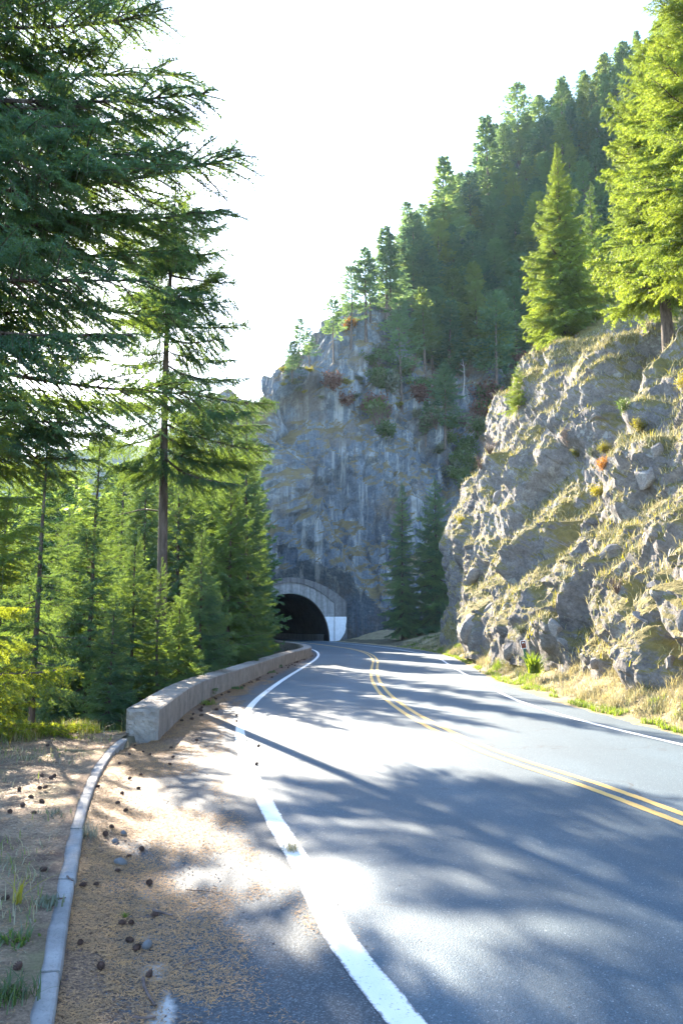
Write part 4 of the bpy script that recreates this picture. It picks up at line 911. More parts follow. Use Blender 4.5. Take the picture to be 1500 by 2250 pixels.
# single ones along the skyline: pixel of foot, pixel height of the top, kind, label
SINGLE = [
 (668, 800, 700, 3, "thin-crowned conifer on the bare shoulder left of the upper outcrop"), (690, 795, 720, 3, "shorter thin conifer beside the thin-crowned one on the bare shoulder"), (722, 790, 652, 5, "slender bare-trunked conifer left of the upper rock outcrop"),
 (648, 812, 748, 2, "smallest bushy conifer at the left end of the mountain skyline"), (770, 735, 585, 4, "conifer with orange shrub at its foot on the skyline outcrop"), (793, 715, 545, 3, "tall open conifer on top of the upper rock outcrop"),
 (820, 700, 560, 5, "bare-stemmed conifer next to the tall open one on the outcrop"), (890, 888, 655, 4, "tall dark conifer standing alone on the brushy ledge below the outcrop"), (845, 692, 500, 1, "narrow conifer at the right shoulder of the outcrop"),
 (872, 690, 520, 3, "ragged conifer right of the narrow one on the outcrop shoulder"), (915, 650, 470, 2, "bushy conifer on the lower skyline above the gully"), (1140, 350, 185, 4, "flat-topped conifer sticking out of the skyline"), (1245, 330, 178, 1, "pointed conifer on the skyline right of the flat-topped one"),
 (988, 560, 352, 1, "steeple-shaped conifer on the middle of the skyline"), (1062, 470, 262, 1, "pointed conifer on the skyline left of the flat-topped one"), (1485, 120, -10, 2, "topmost skyline conifer in the upper right corner"),
 (935, 975, 880, 1, "small conifer with a dead red top in the brushy gully"), (985, 960, 800, 2, "full dark conifer in the middle of the brushy gully"), (1020, 665, 600, 0, "little pale young conifer at the lower edge of the dark stand"),
 (1085, 880, 640, 4, "tall shaded conifer at the right wall of the gully"), (1130, 770, 560, 3, "tall conifer half hidden behind the sunlit cliff-crest fir"),
]
for px, fy, ty_, k, lab in SINGLE:
    b, _ = mount_at(px, fy); Y = b[1]; H = max(2.5, pix(px, ty_, Y)[2] - b[2]); hill_tree((b[0], b[1], b[2] - .2), H, k, lab, "conifers on the mountain", ws=1.5 if k in (1, 2, 3) else 1.25)
for i in range(70):
    Y = q.uniform(48, 120); px = q.uniform(-160, 560) ; x = (px - 750) / F * Y
    if px > 480 and Y > 75: Y = 70; x = (px - 750) / F * Y
    z0 = gz(x, Y); top = pix(px, q.uniform(1010, 1180) - (0.12 * max(0, px - 300)), Y)[2]
    hill_tree((x, Y, z0), max(6, top - z0), int(q.choice([0, 1, 2, 2, 4])), "backlit conifer in the forest below the road, behind the nearer firs", "forest below the road", M_FIRB if q.random() < .4 else M_FIR, ws=q.uniform(.8, 1.1))
M_HILLB = m_leaf('sunlit_tint_hill_needles', (0.085, 0.145, 0.06), (0.27, 0.36, 0.07), 0.5, 0.4, 0.25)  # sunlit yellow-green of some crowns put into the needle colour
nst = 0; taken = []
nu, nv = MOUNT_G.shape[:2]
for tries in range(6000):
    if nst >= 190: break
    u = q.uniform(0.40, 0.985); v = q.uniform(0.52, 0.885); b = MOUNT_G[int(u * (nu - 1)), int(v * (nv - 1))]; X, Y_ = proj(b)
    if X < 880 or X > 1560 or Y_ < -120: continue
    if Y_ > (690 if X < 925 else 830): continue
    if any((b[0] - t[0]) ** 2 + (b[1] - t[1]) ** 2 < 4.4 for t in taken): continue
    taken.append(b); nst += 1
    far_ = v > 0.80
    hill_tree((b[0], b[1], b[2] - .3), q.uniform(8.5, 14.5) * (0.85 if far_ else 1), int(q.choice([0, 1, 1, 2, 3, 4])), "dark conifer of the dense stand on the mountain top" if far_ else "dark conifer in the dense stand covering the mountain slope", "dense stand near the top" if far_ else "dense stand on the slope", M_HILLB if q.random() < .33 else None, ws=q.uniform(1.2, 1.75))

# ------------------------------------------------------------------ shrubs
def bush_mesh(seed, n, leaf=0.12, R=1.0, stems=9, flat=0.8):
    r = np.random.default_rng(seed); g = Geo()
    for _ in range(stems):
        a = r.uniform(0, 6.28); tip = np.array([math.cos(a) * r.uniform(.2, .8), math.sin(a) * r.uniform(.2, .8), r.uniform(.6, 1.3) * flat]) * R; t = np.linspace(0, 1, 5)[:, None]
        g.add(*tube(tip * t + r.normal(0, .03, (5, 3)) * t, np.linspace(.022, .006, 5) * R, 3), 1)
        m = n // stems; tt_ = r.uniform(0.35, 1.05, m)[:, None]; p = tip * tt_ + r.normal(0, 0.17 * R, (m, 3)); d_ = r.normal(0, 1, (m, 3)); d_ /= np.linalg.norm(d_, axis=1, keepdims=True)
        w_ = np.cross(d_, r.normal(0, 1, (m, 3))); w_ /= np.linalg.norm(w_, axis=1, keepdims=True); l_ = leaf * r.uniform(.6, 1.3, m)[:, None]
        V = np.stack([p, p + d_ * l_ * .5 + w_ * l_ * .28, p + d_ * l_, p + d_ * l_ * .5 - w_ * l_ * .28], 1).reshape(-1, 3); i = np.arange(m) * 4; g.add(V, np.stack([i, i + 1, i + 2, i + 3], 1), 0)
    return g.mesh("foliage", [M_GBUSH, M_TWIG])
BUSH = [bush_mesh(500 + i, 900, 0.20) for i in range(3)]; FINE = [bush_mesh(510 + i, 1300, 0.10, stems=14) for i in range(3)]; BARE = [bush_mesh(520 + i, 260, 0.07, stems=42, flat=1.0) for i in range(2)]
def shrub(base, s, me, mat, label, group=None, name="shrub", sz=1.0, tilt=0):
    o = link(name, me, loc=base); o.scale = (s, s, s * sz); o.rotation_euler = (0, tilt, q.uniform(0, 6.28)); tag(o, label, "shrub", group)
    o.material_slots[0].link = 'OBJECT'; o.material_slots[0].material = mat; return o
for px, py, s, mat, lab in (
    (735, 858, 1.8, M_RED, "long low red-leaved shrub on the ledge under the upper outcrop"), (772, 892, 1.5, M_RED, "red-leaved shrub in the middle of the bushy ledge"), (800, 905, 1.2, M_RED, "small red shrub at the lower rim of the bushy ledge"), (835, 885, 1.7, M_RED, "broad red shrub left of the lone dark ledge conifer"),
    (845, 902, 1.1, M_RED, "lower red shrub beside the broad red one on the ledge"), (930, 895, 1.9, M_RED, "bright red shrub right of the lone ledge conifer"), (1065, 880, 2.6, M_RED, "wide dull red shrub at the right side of the gully"), (1060, 910, 2.2, M_RED, "dull red shrub just below the widest red one in the gully"), (1150, 790, 1.6, M_RED, "rust-red shrub beside the near cliff's top outline"),
    (765, 718, 1.6, M_ORANGE, "orange shrub at the foot of the outcrop conifer")):
    b, _ = mount_at(px, py); shrub(b, s, BUSH[q.integers(3)], mat, lab, name="shrub")
for i in range(95):
    for _ in range(40):
        X, Y_ = q.uniform(820, 1180), q.uniform(690, 1110)
        if Y_ > 660 + (X - 1180) * -0.05 and not (X < 960 and Y_ > 960) and not (X < 900 and Y_ < 760) and X < 1250 - (Y_ - 690) * 0.45: break
    b, _ = mount_at(X, Y_); k = q.random()
    shrub(b, q.uniform(1.0, 2.3), BUSH[q.integers(3)] if k < .75 else BARE[q.integers(2)], M_GBUSH if k < .5 else M_GREYB, "grey-green shrub in the brush filling the shaded gully", "brush in the gully")
for i in range(26):
    X, Y_ = q.uniform(610, 900), q.uniform(800, 905); b, _ = mount_at(X, Y_); shrub(b, q.uniform(.5, 1.1), BUSH[q.integers(3)], M_YBUSH if q.random() < .5 else M_GREYB, "low ochre heath clump on the bushy ledge above the tunnel cliff", "heath on the ledge", sz=.5)
for px, py, s, me, mat, lab in (
    (1240, 985, .62, FINE[0], M_PINKB, "pinkish fine-twigged bush on the mossy middle of the near cliff"), (1400, 940, .42, FINE[1], M_YBUSH, "dense yellow bush on the right rim of the cliff gully"), (1330, 985, .45, FINE[2], M_YBUSH, "loose yellow-leaved bush at the head of the cliff gully"), (1320, 1020, .42, FINE[0], M_ORANGE, "orange autumn bush in the cliff gully below the yellow one"),
    (1075, 985, .8, BARE[0], M_PINKB, "bare pale bush on the cliff's left outline, upper"), (1048, 1040, .7, BARE[1], M_PINKB, "bare pale bush on the cliff's left outline, lower"), (1005, 1140, .45, FINE[1], M_YBUSH, "yellow-leaved bush hanging from the cliff's left outline"), (1490, 860, .5, FINE[2], M_YBUSH, "yellow bush on the near buttress at the right edge"),
    (1290, 1010, .4, FINE[1], M_GREYB, "grey-green bush below the pinkish one on the cliff"), (1360, 915, .45, FINE[0], M_GBUSH, "small green bush in front of the cliff's bare upper rock"), (1140, 1395, .3, FINE[2], M_GREYB, "sparse pale shrub behind the brown number post"), (1305, 1085, .5, FINE[1], M_YBUSH, "straw-yellow bush low in the cliff gully"), (1255, 1010, .4, FINE[1], M_YBUSH, "olive cushion bush under the pinkish cliff bush"), (1345, 1310, .35, BARE[0], M_PINKB, "thin dry bush on the near buttress above the round boulder")):
    b, _ = cliff_at(px, py); shrub(b, s, me, mat, lab)
# pale snags
def snag(b, H, r, label, bends, forks=3):
    root = empty("dead_tree", b); tag(root, label, "dead tree"); n = 9; t = np.linspace(0, 1, n); pts = np.stack([bends * np.sin(t * 3) * H * .05, 0 * t, H * t - .3], 1); V, Fc = tube(pts, r * (1 - t * .8), 6); link("trunk", mesh_np("trunk", V, Fc, [M_SNAG]), root)
    for i in range(forks):
        h = q.uniform(.4, .9); a = q.uniform(0, 6.28); p0 = np.array([bends * math.sin(h * 3) * H * .05, 0, H * h - .3]); p1 = p0 + np.array([math.cos(a), math.sin(a), .7]) * H * .14; V, Fc = tube(np.stack([p0, (p0 + p1) / 2 + [0, 0, -.05], p1]), [r * .4, r * .3, r * .1], 4); link("limb", mesh_np("limb", V, Fc, [M_SNAG]), root)
for px, fy, ty_, lab in ((1018, 852, 785, "pale dead snag standing in the brushy gully"), (574, 850, 770, "bare twig-thin dead tree on the mountain's left skyline"), (583, 845, 790, "second bare twig-thin dead tree right of the first on the left skyline")):
    b, _ = mount_at(px, fy); snag(b, pix(px, ty_, b[1])[2] - b[2], .13, lab, 1)

# ------------------------------------------------------------------ rocks that stand out of the cliff
def rock_mesh(seed, el=(1, 1, 1)):
    import bmesh
    r = np.random.default_rng(seed); bm = bmesh.new(); bmesh.ops.create_icosphere(bm, subdivisions=3, radius=1); V = np.array([v.co for v in bm.verts])
    for _ in range(10):
        n = r.normal(0, 1, 3); n /= np.linalg.norm(n); dd = V @ n; c_ = r.uniform(.35, .72); V -= np.maximum(dd - c_, 0)[:, None] * n
    V += (fbm(V * 2.3 + seed, 4, seed=seed)[:, None] * 0.10) * V; V *= np.array(el)
    for v, c_ in zip(bm.verts, V): v.co = c_
    me = bpy.data.meshes.new("rock"); bm.to_mesh(me); bm.free(); me.materials.append(M_BLOCK); return me
def pebble_mesh(seed):
    import bmesh
    bm = bmesh.new(); bmesh.ops.create_icosphere(bm, subdivisions=3, radius=1); V = np.array([v.co for v in bm.verts]); V *= (1 + .22 * fbm(V * 1.1 + seed, 3, seed=seed))[:, None]
    for v, c_ in zip(bm.verts, V): v.co = c_
    me = bpy.data.meshes.new('pebble'); bm.to_mesh(me); bm.free(); me.materials.append(M_STONE); me.polygons.foreach_set('use_smooth', [True] * len(me.polygons)); return me
PEB = [pebble_mesh(650 + i) for i in range(3)]
ROCKS = [rock_mesh(600 + i, e_) for i, e_ in enumerate(((1, 1, 1.2), (.8, 1, 1.6), (1.2, .9, .8), (1, .8, 1.3), (.7, .9, 1.9)))]
for px, py, s, k in ((1340, 1425, .34, 0), (1075, 1470 - 30, .42, 1), (1255, 1300, .55, 4), (1160, 1355, .75, 0), (1062, 1330, .8, 1), (1025, 1250, .7, 0), (1340, 1210, .7, 3), (1420, 1190, .4, 2), (1240, 1415, .4, 2), (1195, 1400, .45, 3), (1110, 1410, .5, 1), (1460, 1440, .28, 3), (1480, 1530, .25, 0), (1395, 1350, .33, 2), (1300, 1350, .45, 3), (1205, 1255, .6, 2), (1040, 1195, .6, 0),
                     (1130, 1040, .9, 2), (1180, 960, 1.0, 0), (1215, 880, .9, 4), (1160, 870, .8, 3), (1275, 870, 1.1, 3), (1330, 900, .8, 2), (1440, 980, .45, 0), (1400, 1060, .5, 1), (1370, 1130, .45, 4), (1470, 1100, .4, 3), (1440, 1270, .33, 2), (1490, 1330, .3, 1), (1100, 1180, .7, 4), (1080, 1090, .8, 3), (1010, 1360, .7, 1), (1385, 1440, .25, 2), (1290, 1470, .22, 0), (1340, 1490, .2, 3)):
    b, i = cliff_at(px, py); o = link("rock", ROCKS[k], cliff, b - _cn[i] * s * .5); o.scale = (s * .8,) * 3; o.rotation_euler = (q.normal(0, .3), 0.45 + q.normal(0, .25), q.uniform(-.8, .8))
for i in range(14):
    X, Y_ = q.uniform(900, 1000), q.uniform(1365, 1400); b, _ = mount_at(X, Y_); o = link("rock", ROCKS[q.integers(5)], mountain, b); o.scale = (q.uniform(.3, .8),) * 3; o.rotation_euler = tuple(q.uniform(0, 3, 3))

# ------------------------------------------------------------------ grass and dry moss
def blades(pts, h, wd, lean, r, segs=3):
    n = len(pts); a = r.uniform(0, 6.28, n); dirv = np.stack([np.cos(a), np.sin(a), 0 * a], 1); sd = np.stack([-np.sin(a), np.cos(a), 0 * a], 1); ln = lean * r.uniform(.3, 1.4, n)
    V = []; ts = np.linspace(0, 1, segs)
    for k, t in enumerate(ts):
        c = pts + dirv * (h * ln * t * t)[:, None] + np.array([0, 0, 1.0]) * (h * t * (1 - .25 * ln * t))[:, None]; w_ = wd * (1 - t) if k < segs - 1 else None
        if k < segs - 1: V += [c - sd * (wd * (1 - .6 * t))[:, None], c + sd * (wd * (1 - .6 * t))[:, None]]
        else: V.append(c)
    V = np.stack(V, 1); m = V.shape[1]; base = np.arange(n)[:, None] * m; T = []
    for k in range(segs - 2): T += [[2 * k, 2 * k + 1, 2 * k + 3], [2 * k, 2 * k + 3, 2 * k + 2]]
    T.append([2 * (segs - 2), 2 * (segs - 2) + 1, m - 1]); T = np.array(T)
    return V.reshape(-1, 3), (base[:, :, None] + T[None]).reshape(-1, 3), np.repeat(np.arange(n), len(T))
def grass(name, label, pts, h, wd, lean, mats, pick, r):
    V, Fc, own = blades(pts, h, wd, lean, r); o = link(name, mesh_np(name, V, Fc, mats, pick[own])); tag(o, label, "grass", kind='stuff'); return o
r = np.random.default_rng(900)
# right verge: mowed green line by the asphalt, tall dry tussocks above it
n = 16000; y = np.exp(r.uniform(math.log(9.5), math.log(62), n)); u = r.uniform(0.05, 0.24, n); cl = vnoise(np.stack([y * 1.2, u * 8, 0 * y], 1), 3)
k = cl > -0.15; y, u = y[k], u[k]; pts = verge_at(y, u); grass("grass", "short bright green grass fringing the right edge of the asphalt", pts, r.uniform(.05, .13, len(y)), 0.004 + 0.00022 * y, np.full(len(y), .6), [M_GRASS, M_DRY], (r.random(len(y)) < .22).astype(int), r)
nt_ = 950; ty_ = np.exp(r.uniform(math.log(9.5), math.log(66), nt_)); tu = r.uniform(.26, 1.0, nt_); big_ = r.uniform(.5, 1.3, nt_); kind_ = (vnoise(np.stack([ty_ * .8, tu * 3, 0 * ty_], 1), 12) + r.normal(0, .3, nt_))
m = 34; idx = np.repeat(np.arange(nt_), m); yy_ = ty_[idx] + r.normal(0, .09, nt_ * m); uu = np.clip(tu[idx] + r.normal(0, .05, nt_ * m), .2, 1.05); pts = verge_at(yy_, uu)
grass("tussock_grass", "dry straw and grey-green tussocks on the bank below the cliff", pts, r.uniform(.11, .30, len(pts)) * big_[idx], 0.0035 + 0.0002 * yy_, r.uniform(.5, 1.3, len(pts)), [M_DRY, M_SAGE, M_GRASS], np.where(kind_[idx] < .25, 0, np.where(kind_[idx] < .65, 1, 2)), r)
# grass and moss on the cliff's ledges
Np = CLIFF_N.reshape(-1, 3); Pp = CLIFF_G.reshape(-1, 3); vis = (Pp[:, 1] > 8) & (Pp[:, 2] < 24)
noise_ = fbm(Pp * .35, 3, seed=77); wgt = np.clip(Np[:, 2] - .38 + noise_ * .6, 0, 1) * vis * (np.maximum(Pp[:, 1], 0) / 20) ** 1.2; wgt /= wgt.sum()
ci = r.choice(len(Pp), 60000, p=wgt); pts = Pp[ci] + r.normal(0, .05, (len(ci), 3)); pts[:, 2] -= .03
grass("dry_grass", "straw-coloured grass tufts growing on the ledges of the near cliff", pts, r.uniform(.10, .34, len(ci)), 0.005 + 0.00035 * pts[:, 1], r.uniform(.6, 1.4, len(ci)), [M_DRY, M_SAGE, M_YBUSH], r.choice(3, len(ci), p=[.6, .28, .12]), r)
# left bank
def inbank(n, x0, x1, y0, y1):
    y = r.uniform(y0, y1, n); x = XK(y) - .16 - r.uniform(x0, x1, n); k = (x > XEDGE(y) - .35); return x[k], y[k]
x, y = inbank(22000, 0.0, 4.5, 2.4, 12.2); cl = fbm(np.stack([x * 1.3, y * 1.3, 0 * x], 1), 3, seed=21); k = (cl + r.normal(0, .12, len(x)) > .12) ; x, y = x[k], y[k]; pts = np.stack([x, y, bank_z(x, y) - .01], 1)
grass("grass", "thin patchy grass growing through needles left of the kerb", pts, r.uniform(.03, .12, len(x)), np.full(len(x), .0034), np.full(len(x), .8), [M_GRASS, M_DRY, M_SAGE], r.choice(3, len(x), p=[.22, .45, .33]), r)
n = 3600; y = 12.0 - np.abs(r.normal(0, .55, n)); x = r.uniform(-5.2, -3.35, n); y2 = 9.4 + r.uniform(0, 2.4, n); x2 = XEDGE(y2) + np.abs(r.normal(0, .3, n)) - .1; x = np.concatenate([x, x2]); y = np.concatenate([y, y2]); cl = vnoise(np.stack([x * 3, y * 3, 0 * x], 1), 8); k = cl > -.1; x, y = x[k], y[k]
pts = np.stack([x, y, bank_z(x, y) - .01], 1); grass("edge_grass", "longer yellow-green grass along the far rim of the left bank", pts, r.uniform(.06, .26, len(x)), np.full(len(x), .0038), r.uniform(.3, 1.2, len(x)), [M_GRASS, M_DRY, M_YBUSH], r.choice(3, len(x), p=[.4, .35, .25]), r)
# fallen needles
def litter(n, xs, ys, zs, size):
    a = r.uniform(0, 6.28, n); l_ = r.uniform(.6, 1.3, n) * size; dv = np.stack([np.cos(a), np.sin(a), r.normal(0, .12, n)], 1); sd = np.stack([-np.sin(a), np.cos(a), 0 * a], 1) * (0.0013 + 0.00022 * ys)[:, None]; c = np.stack([xs, ys, zs + .004 + r.uniform(0, .004, n)], 1); bend = np.stack([-np.sin(a), np.cos(a), 0 * a], 1) * (l_ * r.uniform(-.25, .25, n))[:, None]
    V = np.stack([c - dv * l_[:, None] / 2, c + sd + bend, c - sd + bend, c + dv * l_[:, None] / 2], 1).reshape(-1, 3); i = np.arange(n) * 4; return V, np.stack([i, i + 2, i + 3, i + 1], 1)
n = 150000; y = np.exp(r.uniform(math.log(2.6), math.log(24), n)); u = r.beta(1.0, 1.7, n) * 1.12; cl = fbm(np.stack([u * 4, y * 1.3, 0 * y], 1), 4, seed=31)
k = (cl * 1.3 + .55 - u * 1.0 + r.normal(0, .15, n)) > .10; y, u = y[k], u[k]; x = XG(y) * (1 - u) + XL(y) * u
V, Fc = litter(len(x), x, y, shz(y, u), .024 + .0006 * y); tag(link("fallen_needles", mesh_np("fallen_needles", V, Fc, [M_NEEDLE])), "orange-brown fallen needles strewn over the shoulder", "needles", kind='stuff')
x, y = inbank(60000, 0.0, 4.2, 2.4, 12.0); V, Fc = litter(len(x), x, y, bank_z(x, y), .03); tag(link("bank_needles", mesh_np("bank_needles", V, Fc, [M_NEEDLE, M_DRY], (r.random(len(Fc)) < .3).astype(int))), "brown needle litter covering the bank left of the kerb", "needles", kind='stuff')

# litter on top of the wall
sw = r.uniform(0.1, 30, 5200); px_l = [along(a_) for a_ in sw]; off = r.beta(1.2, 1.2, len(sw)) * (WT - .05) + .02
x = np.array([p_[0][0] + p_[2][0] * o_ for p_, o_ in zip(px_l, off)]); y = np.array([p_[0][1] + p_[2][1] * o_ for p_, o_ in zip(px_l, off)]); k = vnoise(np.stack([sw * 1.5, off * 6, 0 * sw], 1), 44) > -.1
V, Fc = litter(k.sum(), x[k], y[k], 0 * x[k] + WH + .010, .026); tag(link("wall_top_needles", mesh_np("wall_top_needles", V, Fc, [M_CONE, M_NEEDLE], (r.random(len(Fc)) < .3).astype(int))), "dark needle crumbs lying on top of the guard wall", "needles", kind='stuff')

def chips(name, label, x, y, z, size, mat):
    n = len(x); a = r.uniform(0, 6.28, n); l_ = size * r.uniform(.5, 1.5, n); w_ = l_ * r.uniform(.2, .6, n); ca, sa = np.cos(a), np.sin(a)
    c = np.stack([x, y, z], 1); u_ = np.stack([ca, sa, r.normal(0, .3, n)], 1) * l_[:, None]; v_ = np.stack([-sa, ca, 0 * a], 1) * w_[:, None]; up = np.array([0, 0, 1.0])[None] * (l_ * .35)[:, None]
    V = np.stack([c - u_, c - v_, c + u_, c + v_, c + up], 1).reshape(-1, 3); i = np.arange(n)[:, None] * 5
    Fc = (i[:, :, None] + np.array([[0, 1, 4], [1, 2, 4], [2, 3, 4], [3, 0, 4]])[None]).reshape(-1, 3); tag(link(name, mesh_np(name, V, Fc, [mat])), label, "litter", kind='stuff')
n = 5200; y = np.exp(r.uniform(math.log(2.7), math.log(40), n)); u = r.beta(.9, 2.6, n); chips("bark_litter", "dark bark and twig crumbs gathered along kerb and wall foot", XG(y) * (1 - u) + XL(y) * u, y, shz(y, u) + .002, .006 + .0004 * y, M_TWIG)
n = 420; y = np.exp(r.uniform(math.log(2.7), math.log(30), n)); u = r.random(n) ** 1.4; chips("road_litter", "tiny dark crumbs scattered over the asphalt", XL(y) * (1 - u) + XE(y) * u, y, 0 * y + .002, .004 + .0003 * y, M_TWIG)
x, y = inbank(5200, 0.0, 4.2, 2.4, 12.0); chips("bank_litter", "dark twig crumbs in the needle litter of the bank", x, y, bank_z(x, y), .009, M_TWIG)

# ------------------------------------------------------------------ cones, sticks, stones
def cone_mesh(seed):
    rr = np.random.default_rng(seed); g = Geo(); Lc = 1.0
    import bmesh
    bm = bmesh.new(); bmesh.ops.create_uvsphere(bm, u_segments=8, v_segments=6, radius=.3); V = np.array([v.co[:] for v in bm.verts]); V[:, 2] *= 1.6; bmesh.ops.triangulate(bm, faces=bm.faces[:]); bm.verts.index_update(); g.add(V, np.array([[v.index for v in f.verts] for f in bm.faces])); bm.free()
    for i in range(64):
        t = i / 63; z = -.48 + .98 * t; rad = .40 * math.sin(math.pi * (0.12 + .80 * t)) ** .8; a = i * 2.39996; o = np.array([math.cos(a), math.sin(a), 0]); s_ = np.array([-math.sin(a), math.cos(a), 0]); w_ = .13 * (1 - .4 * t)
        b0 = o * rad * .5 + [0, 0, z]; tip = o * rad * 1.12 + [0, 0, z + .06]; md = o * rad * .95 + [0, 0, z + .10]
        g.add(np.array([b0, md + s_ * w_, tip, md - s_ * w_, md + [0, 0, -.06]]), [(0, 1, 2), (0, 2, 3), (0, 4, 1), (4, 2, 1), (0, 3, 4), (4, 3, 2)])
    return g.mesh("fir_cone", [M_CONE])
CONES = [cone_mesh(700 + i) for i in range(2)]
def cone(px, py, s, label, group, z=0.0):
    s *= .8
    p = gnd(px, py, z); u_ = (p[0] - float(XG(p[1]))) / float(XL(p[1]) - XG(p[1])); p[2] += float(shz(p[1], np.array(max(u_, 0)))) if (0 < u_ < 1 and z == 0) else 0; o = link("fir_cone", CONES[q.integers(2)], loc=(p[0], p[1], p[2] + s * .33)); o.scale = (s, s, s * 1.15); o.rotation_euler = (math.pi / 2 + q.normal(0, .3), 0, q.uniform(0, 6.28)); tag(o, label, "fir cone", group)
for px, py, s, lab in ((312, 1870, .055, "large dark cone beside the first pale gutter patch"), (258, 1925, .045, "dark cone between kerb and upper gutter patches"), (328, 1945, .06, "long dark cone just below the small gutter patch"), (181, 1972, .05, "cone near the kerb beside dry stems"), (210, 1966, .04, "small brown cone right of the kerb-side cone"), (268, 2040, .05, "cone under the little green needle tuft"), (289, 2035, .042, "smaller cone touching the tuft's cone"), (341, 2015, .045, "cone with a stick lying beside it"), (284, 2076, .05, "sunlit cone left of a pair on the gutter"), (301, 2091, .055, "bigger cone right of a pair on the gutter"), (176, 2104, .045, "lone cone close to the kerb in shade"), (221, 2150, .055, "round brown cone in the lower gutter"), (328, 2148, .05, "cone at the upper end of the curved stick"), (231, 1850, .06, "cone at the dry grass tuft on the kerb"), (284, 1887, .04, "small cone left of the shaded asphalt edge")):
    cone(px, py, s, lab, "large cones in the gutter")
GUT = "small dark cone lying in needle litter beside the kerb"
for px, py in ((262, 1690), (285, 1717), (268, 1752), (258, 1775), (277, 1788), (374, 1681), (215, 1745), (310, 1705), (315, 1655), (285, 1665), (245, 1830), (330, 1660), (297, 1640), (380, 1665), (305, 1735)): cone(px, py, .05, GUT, "small cones in the gutter")
WL_ = "small dark cone lying at the foot of the guard wall"
for i in range(52):
    s_ = q.uniform(.4, 33); p, t, nn = along(s_); off = np.abs(q.normal(0, .22)) + .05; o = link("fir_cone", CONES[i % 2], loc=(p[0] - nn[0] * off, p[1] - nn[1] * off, .02)); s = q.uniform(.045, .075); o.scale = (s, s, s * 1.2); o.rotation_euler = (1.5, 0, q.uniform(0, 6.28)); tag(o, WL_, "fir cone", "cones along the guard wall")
for px, py, lab in ((564, 1681, "brown cone on the asphalt just right of the white line"), (568, 1641, "small ochre leaf-like cone on the road right of the white line"), (433, 1628, "cone alone on the sunlit shoulder"), (520, 1574, "cone on the shoulder near the white line, farther one"), (520, 1586, "cone on the shoulder near the white line, nearer one"), (376, 1645, "cone at the corner of the wall's shadow")): cone(px, py, .055, lab, "cones on the road and shoulder")
BK = "dark cone lying in the grass and needles of the left bank"
for px, py in ((93, 1707), (112, 1712), (120, 1708), (43, 1738), (88, 1735), (100, 1733), (68, 1755), (22, 1787), (75, 1790), (50, 1772), (92, 1764), (105, 1640), (12, 1980), (95, 1915), (40, 2130)):
    p = gnd(px, py, .12); z = float(bank_z(np.array([p[0]]), np.array([p[1]]))[0]); cone(px, py, .055, BK, "cones on the bank", z)
def stick(pts, rr, label, mat=M_TWIG, name="stick"):
    P_ = np.array([gnd(x, y_, z) for x, y_, z in pts]); o0_ = P_[0]; t = np.linspace(0, 1, len(P_)); tt2 = np.linspace(0, 1, 14); D_ = np.stack([np.interp(tt2, t, P_[:, k]) for k in range(3)], 1) - o0_; D_[1:-1] += q.normal(0, .0008, (12, 3)); V, Fc = tube(D_, np.linspace(rr, rr * .5, 14), 6); o = link(name, mesh_np(name, V, Fc, [mat]), loc=o0_); tag(o, label, "stick")
stick([(314, 2150, .012), (318, 2172, .012), (330, 2192, .012), (343, 2210, .01)], .009, "curved grey-brown stick between the lower gutter patches")
stick([(278, 2234, .01), (310, 2238, .012), (343, 2234, .01)], .008, "pale straight stick at the bottom of the gutter")
stick([(337, 2000, .012), (360, 2006, .012), (380, 2012, .01)], .008, "short thick stick beside the cone on the asphalt edge")
stick([(283, 2018, .008), (310, 2015, .008), (336, 2014, .008)], .004, "thin reddish twig right of the green needle tuft")
stick([(148, 1925, .118), (158, 1934, .112), (172, 1940, .02)], .006, "broken twig lying over the kerb edge")
stick([(110, 1976, .12), (128, 1975, .121), (145, 1972, .118)], .007, "dark twig lying across the kerb top")
stick([(410, 1955, .006), (445, 1957, .006), (483, 1962, .006)], .004, "thin brown twig on the shaded shoulder asphalt")
stick([(405, 2120, .006), (440, 2108, .006), (480, 2107, .006)], .004, "long thin twig on the shoulder's needle scatter")
stick([(210, 2040, .01), (260, 2030, .012), (300, 2025, .01)], .0025, "straw-thin stalk crossing the gutter below the tuft", M_DRY)
for px, py, s, lab in ((252, 1858, .035, "grey pebble right of the kerb tuft"), (264, 1905, .045, "pale bluish pebble under a twig in the gutter"), (186, 1955, .04, "round grey pebble beside the kerb-side cone"), (272, 1838, .03, "small grey pebble near the large tuft cone"), (155, 2115, .022, "tiny white pebble against the kerb"), (323, 2084, .03, "flat pale pebble right of the cone pair")):
    p = gnd(px, py); o = link("pebble", PEB[q.integers(3)], loc=(p[0], p[1], s * .5)); o.scale = (s, s, s * .75); o.rotation_euler = tuple(q.uniform(0, 3, 3)); tag(o, lab, "stone"); o.material_slots[0].link = 'OBJECT'; o.material_slots[0].material = M_STONE
# little plants
def tuft(base, n, h, spread, mat, label, name="grass_tuft", cat="plant", wd=.003):
    rr = np.random.default_rng(int(abs(base[0] * 977 + base[1] * 131)) + 1); pts = np.stack([rr.normal(0, spread, n), rr.normal(0, spread, n), 0 * np.zeros(n)], 1); V, Fc, own = blades(pts, h * rr.uniform(.5, 1.1, n), np.full(n, wd), rr.uniform(.3, 1.3, n), rr, 4)
    o = link(name, mesh_np(name, V, Fc, [mat]), loc=base); tag(o, label, cat)
tuft(gnd(274, 2022), 60, .05, .006, M_GRASS, "little bright green needle tuft among the gutter cones", "needle_tuft", wd=.0018)
tuft(gnd(195, 1845, .04), 90, .17, .035, M_DRY, "dry straw tuft growing against the kerb", wd=.0022)
tuft(gnd(640, 1868, .01), 120, .09, .03, M_DRY, "tangled dead brown weed lying on the white edge line", "dead_weed", wd=.002)
